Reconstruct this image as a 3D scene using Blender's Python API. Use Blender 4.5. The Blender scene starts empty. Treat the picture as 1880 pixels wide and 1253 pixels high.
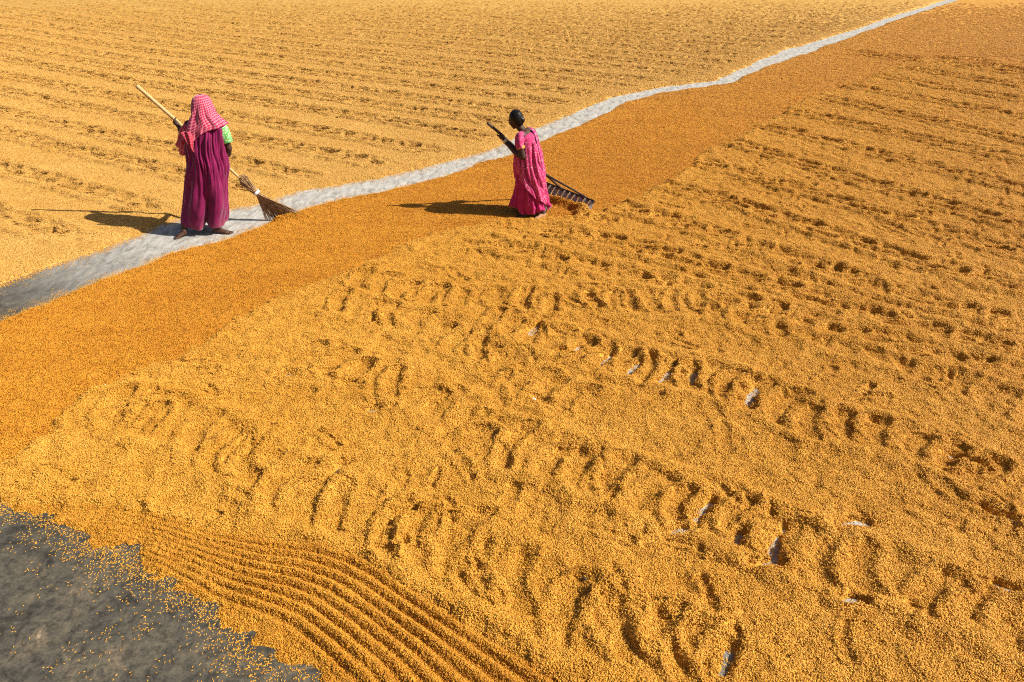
import bpy, bmesh, math, random
import numpy as np
from mathutils import Vector, Matrix, noise as mnoise

R = math.radians
random.seed(7)
rng = np.random.default_rng(11)
scene = bpy.context.scene
C = scene.collection

# ------------------------------------------------------------------ camera
cam_d = bpy.data.cameras.new('camera')
cam = bpy.data.objects.new('camera', cam_d); C.objects.link(cam)
CAM_H = 3.3
cam.location = (0, 0, CAM_H)
cam.rotation_euler = (R(60), 0, 0)
cam_d.sensor_width = 36.0
cam_d.lens = 36.0 * 1363.0 / 1880.0
cam_d.clip_start = 0.05
cam_d.clip_end = 2000
scene.camera = cam

# ------------------------------------------------------------------ sky, sun, exposure
SUN_EL, SUN_AZ = R(40.0), R(98.0)
world = bpy.data.worlds.new('World'); scene.world = world
world.use_nodes = True
wn = world.node_tree.nodes; wl = world.node_tree.links
sky = wn.new('ShaderNodeTexSky'); sky.sky_type = 'NISHITA'; sky.sun_disc = False
sky.sun_elevation = SUN_EL; sky.sun_rotation = SUN_AZ
sky.air_density = 1.0; sky.dust_density = 2.5; sky.ozone_density = 0.6
wl.new(sky.outputs[0], wn['Background'].inputs['Color'])
wn['Background'].inputs['Strength'].default_value = 0.05
sun_d = bpy.data.lights.new('sun', 'SUN'); sun = bpy.data.objects.new('sun', sun_d); C.objects.link(sun)
sun_d.energy = 5.0; sun_d.angle = R(0.5); sun_d.color = (1.0, 0.93, 0.82)
sdir = Vector((math.sin(SUN_AZ) * math.cos(SUN_EL), math.cos(SUN_AZ) * math.cos(SUN_EL), math.sin(SUN_EL)))
sun.location = sdir * 40
sun.rotation_euler = (-sdir).to_track_quat('-Z', 'Y').to_euler()
vs = scene.view_settings
vs.view_transform = 'Standard'; vs.look = 'None'; vs.gamma = 1.0; vs.exposure = 0.70; vs.use_curve_mapping = False
scene.render.engine = 'CYCLES'
scene.cycles.use_denoising = False
scene.cycles.max_bounces = 5
scene.cycles.diffuse_bounces = 3
scene.cycles.filter_width = 1.1

# ------------------------------------------------------------------ node helpers
class Mat:
    def __init__(s, name):
        s.m = bpy.data.materials.new(name); s.m.use_nodes = True
        s.nt = s.m.node_tree; s.n = s.nt.nodes; s.l = s.nt.links
        s.b = s.n['Principled BSDF']
    def node(s, t, **kw):
        nd = s.n.new(t)
        for k, v in kw.items():
            if k.startswith('in_'):
                nd.inputs[k[3:].replace('_', ' ')].default_value = v
            else: setattr(nd, k, v)
        return nd
    def link(s, a, b): s.l.new(a, b)
    def noise(s, vec, scale, detail=4, rough=0.6, dist=0.0):
        nd = s.node('ShaderNodeTexNoise'); nd.inputs['Scale'].default_value = scale
        nd.inputs['Detail'].default_value = detail; nd.inputs['Roughness'].default_value = rough
        nd.inputs['Distortion'].default_value = dist
        if vec is not None: s.link(vec, nd.inputs['Vector'])
        return nd.outputs['Fac']
    def ramp(s, fac, stops):
        nd = s.node('ShaderNodeValToRGB'); el = nd.color_ramp.elements
        while len(el) < len(stops): el.new(0.5)
        for e, (p, c) in zip(el, stops):
            e.position = p; e.color = (c, c, c, 1) if isinstance(c, float) else (*c, 1)
        s.link(fac, nd.inputs[0]); return nd.outputs[0]
    def mix(s, fac, a, b, mode='MIX'):
        nd = s.node('ShaderNodeMix', data_type='RGBA', blend_type=mode)
        if isinstance(fac, float): nd.inputs[0].default_value = fac
        else: s.link(fac, nd.inputs[0])
        for i, v in ((6, a), (7, b)):
            if isinstance(v, tuple): nd.inputs[i].default_value = (*v, 1)
            else: s.link(v, nd.inputs[i])
        return nd.outputs[2]
    def math(s, op, a, b=None, c=None):
        nd = s.node('ShaderNodeMath', operation=op)
        for i, v in enumerate((a, b, c)):
            if v is None: continue
            if isinstance(v, (int, float)): nd.inputs[i].default_value = v
            else: s.link(v, nd.inputs[i])
        return nd.outputs[0]
    def bump(s, h, strength=0.5, dist=0.01):
        nd = s.node('ShaderNodeBump'); nd.inputs['Strength'].default_value = strength
        nd.inputs['Distance'].default_value = dist
        s.link(h, nd.inputs['Height']); s.link(nd.outputs[0], s.b.inputs['Normal'])
    def pos(s): return s.node('ShaderNodeNewGeometry').outputs['Position']
    def obj(s): return s.node('ShaderNodeTexCoord').outputs['Object']
    def uv(s): return s.node('ShaderNodeTexCoord').outputs['UV']
    def out(s, col, rough=0.7, spec=0.3):
        if isinstance(col, tuple): s.b.inputs['Base Color'].default_value = (*col, 1)
        else: s.link(col, s.b.inputs['Base Color'])
        s.b.inputs['Roughness'].default_value = rough
        s.b.inputs['Specular IOR Level'].default_value = spec
        return s.m

def grain_tint(M, pale, deep, far_pale=False):
    """slow changes of husk colour across a field, metres to decimetres"""
    p = M.pos()
    n1 = M.ramp(M.noise(p, 0.55, 5, 0.6), [(0.34, 0.0), (0.66, 1.0)])
    n2 = M.ramp(M.noise(p, 5.0, 4, 0.65), [(0.36, 0.0), (0.64, 1.0)])
    mp = M.node('ShaderNodeMapping'); mp.inputs['Rotation'].default_value = (0, 0, R(-46)); mp.inputs['Scale'].default_value = (0.35, 3.0, 1)
    M.link(p, mp.inputs[0])
    n3 = M.ramp(M.noise(mp.outputs[0], 1.1, 5, 0.6), [(0.36, 0.0), (0.64, 1.0)])
    f = M.math('ADD', M.math('MULTIPLY', n1, 0.34), M.math('MULTIPLY', n2, 0.33))
    f = M.math('ADD', f, M.math('MULTIPLY', n3, 0.33))
    c = M.mix(f, pale, deep)
    if far_pale:
        sp = M.node('ShaderNodeSeparateXYZ'); M.link(p, sp.inputs[0])
        mr = M.node('ShaderNodeMapRange'); mr.inputs[1].default_value = 14; mr.inputs[2].default_value = 27; mr.inputs[4].default_value = .5
        M.link(M.math('ADD', sp.outputs['Y'], M.math('MULTIPLY', n1, 4.0)), mr.inputs[0])
        c = M.mix(mr.outputs[0], c, (0.72, 0.405, 0.085))  # husk colour turns paler with distance along Y
    return c

def mat_sheet(name, pale, deep, far_pale=False):
    M = Mat(name)
    p = M.pos()
    warp = M.node('ShaderNodeTexNoise'); M.link(p, warp.inputs['Vector']); warp.inputs['Scale'].default_value = 60
    off = M.node('ShaderNodeVectorMath', operation='MULTIPLY_ADD')
    M.link(warp.outputs['Color'], off.inputs[0]); off.inputs[1].default_value = (0.02,) * 3; M.link(p, off.inputs[2])
    v = M.node('ShaderNodeTexVoronoi'); v.inputs['Scale'].default_value = 95; M.link(off.outputs[0], v.inputs['Vector'])
    v2 = M.node('ShaderNodeTexVoronoi'); v2.inputs['Scale'].default_value = 38; M.link(off.outputs[0], v2.inputs['Vector'])
    col = grain_tint(M, pale, deep, far_pale)
    # single husks differ: straw pale to brown
    sep = M.node('ShaderNodeSeparateColor'); M.link(v.outputs['Color'], sep.inputs[0])
    tone = M.ramp(sep.outputs[0], [(0.0, (0.62, 0.52, 0.42)), (0.45, (0.97, 0.95, 0.92)), (1.0, (1.22, 1.26, 1.35))])
    col = M.mix(1.0, col, tone, 'MULTIPLY')
    h = M.math('ADD', M.math('MULTIPLY', v.outputs['Distance'], -1.0), M.math('MULTIPLY', v2.outputs['Distance'], -1.2))
    M.bump(h, 0.9, 0.012)
    return M.out(col, 0.62, 0.25)

def mat_grain(name, pale, deep, far_pale=False):
    M = Mat(name)
    col = grain_tint(M, pale, deep, far_pale)
    at = M.node('ShaderNodeAttribute', attribute_name='tone')
    tone = M.ramp(at.outputs['Fac'], [(0.0, (0.50, 0.40, 0.30)), (0.35, (0.90, 0.86, 0.8)), (0.8, (1.08, 1.08, 1.1)), (1.0, (1.28, 1.36, 1.5))])
    col = M.mix(1.0, col, tone, 'MULTIPLY')
    return M.out(col, 0.5, 0.35)

FIELD = {  # pale, deep base colours of the paddy
    'far':  ((0.68, 0.410, 0.108), (0.56, 0.305, 0.058)),
    'band': ((0.65, 0.302, 0.023), (0.49, 0.192, 0.009)),
    'near': ((0.70, 0.370, 0.052), (0.57, 0.268, 0.022)),
    'rake': ((0.62, 0.300, 0.030), (0.48, 0.200, 0.012)),
}
M_SHEET = {k: mat_sheet('paddy_layer_' + k, *v, far_pale=k == 'band') for k, v in FIELD.items()}
M_GRAIN = {k: mat_grain('paddy_husk_' + k, *v, far_pale=k == 'band') for k, v in FIELD.items()}

def mat_concrete():
    M = Mat('old_concrete'); p = M.pos()
    sep = M.node('ShaderNodeSeparateXYZ'); M.link(p, sep.inputs[0])
    # the yard's near corner is bare, grimy concrete; the swept lane is pale with rice dust
    g = M.math('ADD', sep.outputs['Y'], M.math('MULTIPLY', sep.outputs['X'], 0.8))
    g = M.math('ADD', g, M.math('MULTIPLY', M.noise(p, 0.9, 4), 1.2))
    mr = M.node('ShaderNodeMapRange'); M.link(g, mr.inputs[0]); mr.inputs[1].default_value = 2.9; mr.inputs[2].default_value = 5.5
    dust = mr.outputs[0]
    mp = M.node('ShaderNodeMapping'); mp.inputs['Rotation'].default_value = (0, 0, R(-35)); mp.inputs['Scale'].default_value = (2.6, 1.0, 1)
    M.link(p, mp.inputs[0])
    streak = M.noise(mp.outputs[0], 5.0, 6, 0.7, 0.6)
    blot = M.noise(p, 2.6, 9, 0.72, 0.4)
    fine = M.noise(p, 60, 3, 0.7)
    dark = M.ramp(blot, [(0.36, (0.034, 0.031, 0.027)), (0.48, (0.074, 0.067, 0.055)), (0.57, (0.092, 0.081, 0.062)), (0.66, (0.15, 0.118, 0.082)), (0.72, (0.29, 0.22, 0.15))])
    lite = M.ramp(streak, [(0.34, (0.22, 0.21, 0.192)), (0.5, (0.37, 0.358, 0.33)), (0.66, (0.50, 0.485, 0.45))])
    mott = M.ramp(M.noise(p, 17, 6, .75, .5), [(0.36, (0.45, 0.45, 0.46)), (0.5, (0.95, 0.95, 0.93)), (0.66, (1.5, 1.45, 1.3))])
    dark = M.mix(1.0, dark, mott, 'MULTIPLY')
    col = M.mix(dust, dark, lite)
    spk = M.ramp(fine, [(0.30, (0.7, 0.7, 0.7)), (0.5, (1.0, 1.0, 1.0)), (0.72, (1.25, 1.22, 1.15))])
    col = M.mix(1.0, col, spk, 'MULTIPLY')
    M.bump(M.math('ADD', fine, M.math('MULTIPLY', blot, 2.0)), 0.35, 0.006)
    return M.out(col, 0.85, 0.2)
M_CONC = mat_concrete()

# ------------------------------------------------------------------ object helpers
def tag(o, label=None, cat=None, group=None, kind=None):
    for k, v in (('label', label), ('category', cat), ('group', group), ('kind', kind)):
        if v: o[k] = v
    return o
def link(name, me, mat=None, parent=None):
    o = bpy.data.objects.new(name, me); C.objects.link(o)
    if mat: me.materials.append(mat)
    if parent: o.parent = parent
    return o
def empty(name, loc, label, cat, group=None):
    o = bpy.data.objects.new(name, None); C.objects.link(o); o.location = loc
    o.empty_display_size = 0.1
    return tag(o, label, cat, group)

# ------------------------------------------------------------------ value noise
_perm = rng.random((512, 512)).astype(np.float32)
def vnoise(x, y, seed=0):
    x = x + seed * 17.31; y = y + seed * 9.77
    xi = np.floor(x).astype(np.int64); yi = np.floor(y).astype(np.int64)
    fx = x - xi; fy = y - yi
    fx = fx * fx * fx * (fx * (fx * 6 - 15) + 10); fy = fy * fy * fy * (fy * (fy * 6 - 15) + 10)
    a = _perm[xi & 511, yi & 511]; b = _perm[(xi + 1) & 511, yi & 511]
    c = _perm[xi & 511, (yi + 1) & 511]; d = _perm[(xi + 1) & 511, (yi + 1) & 511]
    return (a * (1 - fx) + b * fx) * (1 - fy) + (c * (1 - fx) + d * fx) * fy - 0.5
def fbm(x, y, oct=4, seed=0):
    s = 0; a = 1.0
    for i in range(oct):
        ca, sa = math.cos(i * 0.7 + .4), math.sin(i * 0.7 + .4)
        s = s + a * vnoise((x * ca - y * sa) * 2 ** i, (x * sa + y * ca) * 2 ** i, seed + i * 3); a *= 0.5
    return s
def sstep(t): t = np.clip(t, 0, 1); return t * t * (3 - 2 * t)
def sdist(x, y, pl):
    """distance to a polyline, positive on its left side"""
    best = np.full(x.shape, 1e9); sg = np.ones(x.shape)
    for (ax, ay), (bx, by) in zip(pl[:-1], pl[1:]):
        dx, dy = bx - ax, by - ay; L2 = dx * dx + dy * dy
        t = np.clip(((x - ax) * dx + (y - ay) * dy) / L2, 0, 1)
        d = (x - ax - t * dx) ** 2 + (y - ay - t * dy) ** 2
        m = d < best
        best = np.where(m, d, best); sg = np.where(m, np.sign(dx * (y - ay) - dy * (x - ax)), sg)
    return np.sqrt(best) * sg

# ------------------------------------------------------------------ plan of the drying yard (metres)
E1 = [(-7.08, 3.75), (-5.19, 6.78), (-5.04, 7.11), (-4.82, 7.46), (-4.56, 7.79), (-4.4, 8.18), (-4.3, 8.5), (-4.07, 8.76), (-3.64, 9.05), (-3.26, 9.23), (-2.91, 9.71), (-2.42, 10.01), (-1.86, 10.27), (-1.29, 10.76), (-0.76, 11.35), (-0.18, 11.87), (0.43, 13.07), (1.13, 14.2), (2.13, 15.71), (3.18, 16.64), (4.66, 17.41), (5.94, 19.33), (7.46, 21.57), (10.72, 25.3), (13.86, 29.26), (19.12, 35.48), (69.52, 96.56)]
E2 = [(-6.58, 3.35), (-4.81, 6.14), (-4.65, 6.42), (-4.44, 6.72), (-4.22, 7.07), (-4.0, 7.36), (-3.87, 7.61), (-3.7, 7.81), (-3.42, 8.05), (-3.24, 8.3), (-3.02, 8.65), (-2.75, 9.07), (-2.32, 9.51), (-1.79, 9.84), (-1.1, 10.45), (-0.58, 11.04), (0.18, 11.87), (0.65, 12.71), (1.39, 13.78), (2.17, 15.21), (3.09, 16.14), (4.71, 17.11), (6.14, 19.11), (7.24, 20.44), (10.34, 24.35), (13.84, 28.78), (19.41, 35.48), (73.83, 102.26)]
E3 = [(-4.64, 1.7), (-3.56, 4.06), (-3.47, 4.31), (-3.29, 4.65), (-3.06, 5.06), (-2.87, 5.49), (-2.59, 6.09), (-2.27, 6.6), (-1.82, 7.04), (-1.42, 7.39), (-1.06, 7.92), (-0.52, 8.34), (0.13, 8.61), (1.11, 8.99), (1.77, 9.73), (2.59, 10.84), (3.58, 12.19), (4.55, 13.65), (5.87, 15.21), (7.37, 16.81), (9.35, 19.11), (10.63, 20.11), (11.48, 19.11), (12.12, 18.39), (19.8, 9.75)]
E4 = [(-9.0, 4.09), (-3.28, 3.59), (-3.03, 3.52), (-2.74, 3.42), (-2.54, 3.26), (-2.32, 3.17), (-1.99, 2.99), (-1.86, 2.9), (-1.62, 2.74), (-1.51, 2.62), (-1.37, 2.49), (-1.14, 2.36), (-0.98, 2.27), (0.19, 1.61)]
E5 = [(-3.4, 3.62), (-2.94, 3.59), (-2.64, 3.57), (-2.34, 3.52), (-2.03, 3.42), (-1.73, 3.32), (-1.44, 3.26), (-1.18, 3.24), (-0.93, 3.15), (-0.75, 3.04), (-0.58, 2.91), (-0.26, 2.67), (0.06, 2.44), (0.19, 2.34), (1.99, 1.02)]

# fan grid: fine near the place one looks from, coarser with distance
rows = [1.7]
while rows[-1] < 64:
    yv = rows[-1]
    rows.append(yv + (yv + 1.2) * (0.0036 - 0.0013 * min(1, yv / 14)))
RY = np.array(rows); NR = len(RY)
NC = 820
U = np.linspace(-1, 1, NC)
HW = 0.66 * RY + 2.5
GX = HW[:, None] * U[None, :]
GY = np.repeat(RY[:, None], NC, 1)

nA = fbm(GX * 1.3, GY * 1.3, 5, 1); nB = fbm(GX * 9, GY * 9, 3, 5)
D1 = sdist(GX, GY, E1)             # > 0 far field
D2 = -sdist(GX, GY, E2)            # > 0 band and beyond
D3 = -sdist(GX, GY, E3)            # > 0 trodden field
D4 = sdist(GX, GY, E4)             # > 0 grain, < 0 bare corner
D5 = sdist(GX, GY, E5)             # < 0 raked furrows
fr = 0.08 * nA + 0.040 * nB
d1 = D1 + fr - 0.035; d2 = D2 + fr * 1.1 - 0.035; d3 = D3 + 0.24 * nA + 0.07 * nB; d4 = D4 + 0.06 + 0.16 * nA + 0.10 * nB
T_FAR, T_BAND, T_NEAR = 0.050, 0.042, 0.040
lump = fbm(GX * 3.1, GY * 3.1, 3, 9); lump2 = fbm(GX * 11, GY * 11, 3, 13)
zfar = -0.02 + (T_FAR + 0.02) * sstep((d1 + 0.03) / 0.22) + sstep(d1 / .5) * (0.006 * lump + 0.004 * lump2)
near_w = sstep((d3 + 0.02) / 0.10)
furr = sstep((-D5 + 0.02) / 0.08) * (D4 > -0.3)
zband = T_BAND + 0.010 * lump + 0.0055 * lump2
# faint long tooth lines left by the rake along the band
tooth = np.sin(2 * np.pi * (D2 + 0.10 * nA) / 0.085) * sstep((fbm(GX * .7, GY * .7, 2, 33) + .05) / .3)
zband = zband + 0.0034 * tooth
zband = zband - 0.012 * sstep((d3 + .25) / .22)          # band sinks a little toward the trodden edge
znear = T_NEAR + 0.028 * lump + 0.016 * lump2 + 0.013 * np.exp(-((d3 - .09) / .07) ** 2)
zg = zband * (1 - near_w) + znear * near_w
E4F = [(-3.95, 3.54), (-3.01, 3.47), (-2.56, 3.3), (-2.01, 3.03), (-1.69, 2.83), (-1.44, 2.71), (-1.2, 2.6), (-1.0, 2.45), (-0.8, 2.27), (-0.54, 1.94)]       # inner line of the comb strokes
D4F = sdist(GX, GY, E4F)
q = np.clip(D4F, 0, None) / np.maximum(np.clip(D4F, 0, None) + np.clip(-D5, 0, None), 1e-4)
wid = np.clip(D4F, 0, None) + np.clip(-D5, 0, None)
amp = np.clip((wid / 9.0 - 0.022) / 0.04, 0, 1)
zf = 0.022 + 0.012 * sstep(q / .25) - 0.0150 * amp * sstep(q / .10) * np.cos(2 * np.pi * 9.0 * (1 - q) + 1.0 * nA) * (1 + .5 * lump) + 0.002 * lump2
zg = zg * (1 - furr) + zf * furr + 0.008 * np.exp(-((D5 - .05) / .05) ** 2) * (D4 > 0)
zg = -0.02 + (zg + 0.02) * sstep((d2 + 0.03) / 0.20) * sstep((d4 + 0.06) / 0.42)
Z = np.maximum(zfar, zg)
MASK_FAR = sstep((d1 - .2) / .6); MASK_NEAR = near_w * (1 - furr) * sstep((D4 - .1) / .3)
del nB

def stamp(cx, cy, ang, L, W, depth, rim, mask=None, curve=0.0):
    ext = L * 0.5 + 3.2 * W
    r0 = np.searchsorted(RY, cy - ext); r1 = np.searchsorted(RY, cy + ext)
    if r1 - r0 < 1: return
    hw = HW[(r0 + r1) // 2 if r1 < NR else NR - 1]
    c0 = int(np.clip(((cx - ext) / HW[r0 if r0 < NR else NR - 1] + 1) * .5 * (NC - 1), 0, NC)); c1 = int(np.clip(((cx + ext) / HW[r0 if r0 < NR else NR - 1] + 1) * .5 * (NC - 1) + 2, 0, NC))
    c0b = int(np.clip(((cx - ext) / HW[min(r1, NR - 1)] + 1) * .5 * (NC - 1), 0, NC)); c1b = int(np.clip(((cx + ext) / HW[min(r1, NR - 1)] + 1) * .5 * (NC - 1) + 2, 0, NC))
    c0 = min(c0, c0b); c1 = max(c1, c1b)
    if c1 - c0 < 1: return
    sl = (slice(r0, r1), slice(c0, c1))
    X = GX[sl] - cx; Y = GY[sl] - cy
    wob = lump2[sl] * W * 0.55
    s = X * math.cos(ang) + Y * math.sin(ang); n = -X * math.sin(ang) + Y * math.cos(ang) + wob + curve * s * s
    e = np.clip(np.abs(s) - (L * .5 - W), 0, None)
    rr = np.sqrt(n * n + e * e) / W
    dz = -depth * np.exp(-rr ** 2.6) + rim * np.exp(-((rr - 1.55) / 0.42) ** 2) * (1 + 0.9 * np.sign(s) * sstep(e / W))
    if mask is not None: dz = dz * mask[sl]
    Z[sl] += dz

def track(pts, mask, a_off=90, step=0.25, L=0.36, W=0.052, depth=0.027, rim=0.014, jit=1.0, zig=0.0, bow=0.0):
    """rungs of a sideways-shuffled foot trail along a polyline"""
    acc = random.random() * step
    for (ax, ay), (bx, by) in zip(pts[:-1], pts[1:]):
        dx, dy = bx - ax, by - ay; ln = math.hypot(dx, dy)
        th = math.atan2(dy, dx)
        while acc < ln:
            t = acc / ln
            ox, oy = random.gauss(0, .035) * jit, random.gauss(0, .035) * jit
            k = random.uniform(.45, 1.2)
            zig = -zig; ox -= math.sin(th) * zig; oy += math.cos(th) * zig
            stamp(ax + dx * t + ox, ay + dy * t + oy, th + R(a_off) + random.gauss(0, .20) * jit, L * random.uniform(.7, 1.15), W * random.uniform(.8, 1.2),
                  depth * k, rim * random.uniform(.5, 1.4), mask, bow + random.gauss(0, .6))
            acc += step * random.uniform(.72, 1.3)
        acc -= ln

def berm(pts, mask, off, k=1.0):
    """low broken ridge of kicked-aside grain along a trail"""
    for (ax, ay), (bx, by) in zip(pts[:-1], pts[1:]):
        th = math.atan2(by - ay, bx - ax)
        for t in (.25, .75):
            if random.random() < .96:
                o_ = off + random.gauss(0, .018)
                stamp(ax + (bx - ax) * t - math.sin(th) * o_, ay + (by - ay) * t + math.cos(th) * o_, th + random.gauss(0, .12), random.uniform(.3, .5), random.uniform(.055, .075), -random.uniform(.012, .030) * k, 0, mask)
Z_BASE = Z.copy()
# far field trails
def stream(x, y, head, n, ds=0.5):
    pts = [(x, y)]
    for _ in range(n):
        th = head(pts[-1][0], pts[-1][1]); pts.append((pts[-1][0] + ds * math.cos(th), pts[-1][1] + ds * math.sin(th)))
    return pts
def head_far(x, y):
    return R(-32) + R(4) * math.sin(x * .13 + 1.0) + R(1.5) * math.sin(x * .4 - y * .1)
y0 = 20.0
while y0 < 118:
    st = [p for p in stream(-44.0, y0, head_far, 210) if 6 < p[1] < 66 and abs(p[0]) < 0.66 * p[1] + 3]
    if len(st) > 2:
        track(st, MASK_FAR, a_off=random.gauss(16, 6), step=0.33, L=random.uniform(.32, .46), W=0.068, depth=0.048, rim=0.022, zig=.05, jit=.75)
        berm(st, MASK_FAR, .21, 1.9); berm(st, MASK_FAR, -.19, 1.0)
    y0 += random.uniform(0.95, 1.35)
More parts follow.
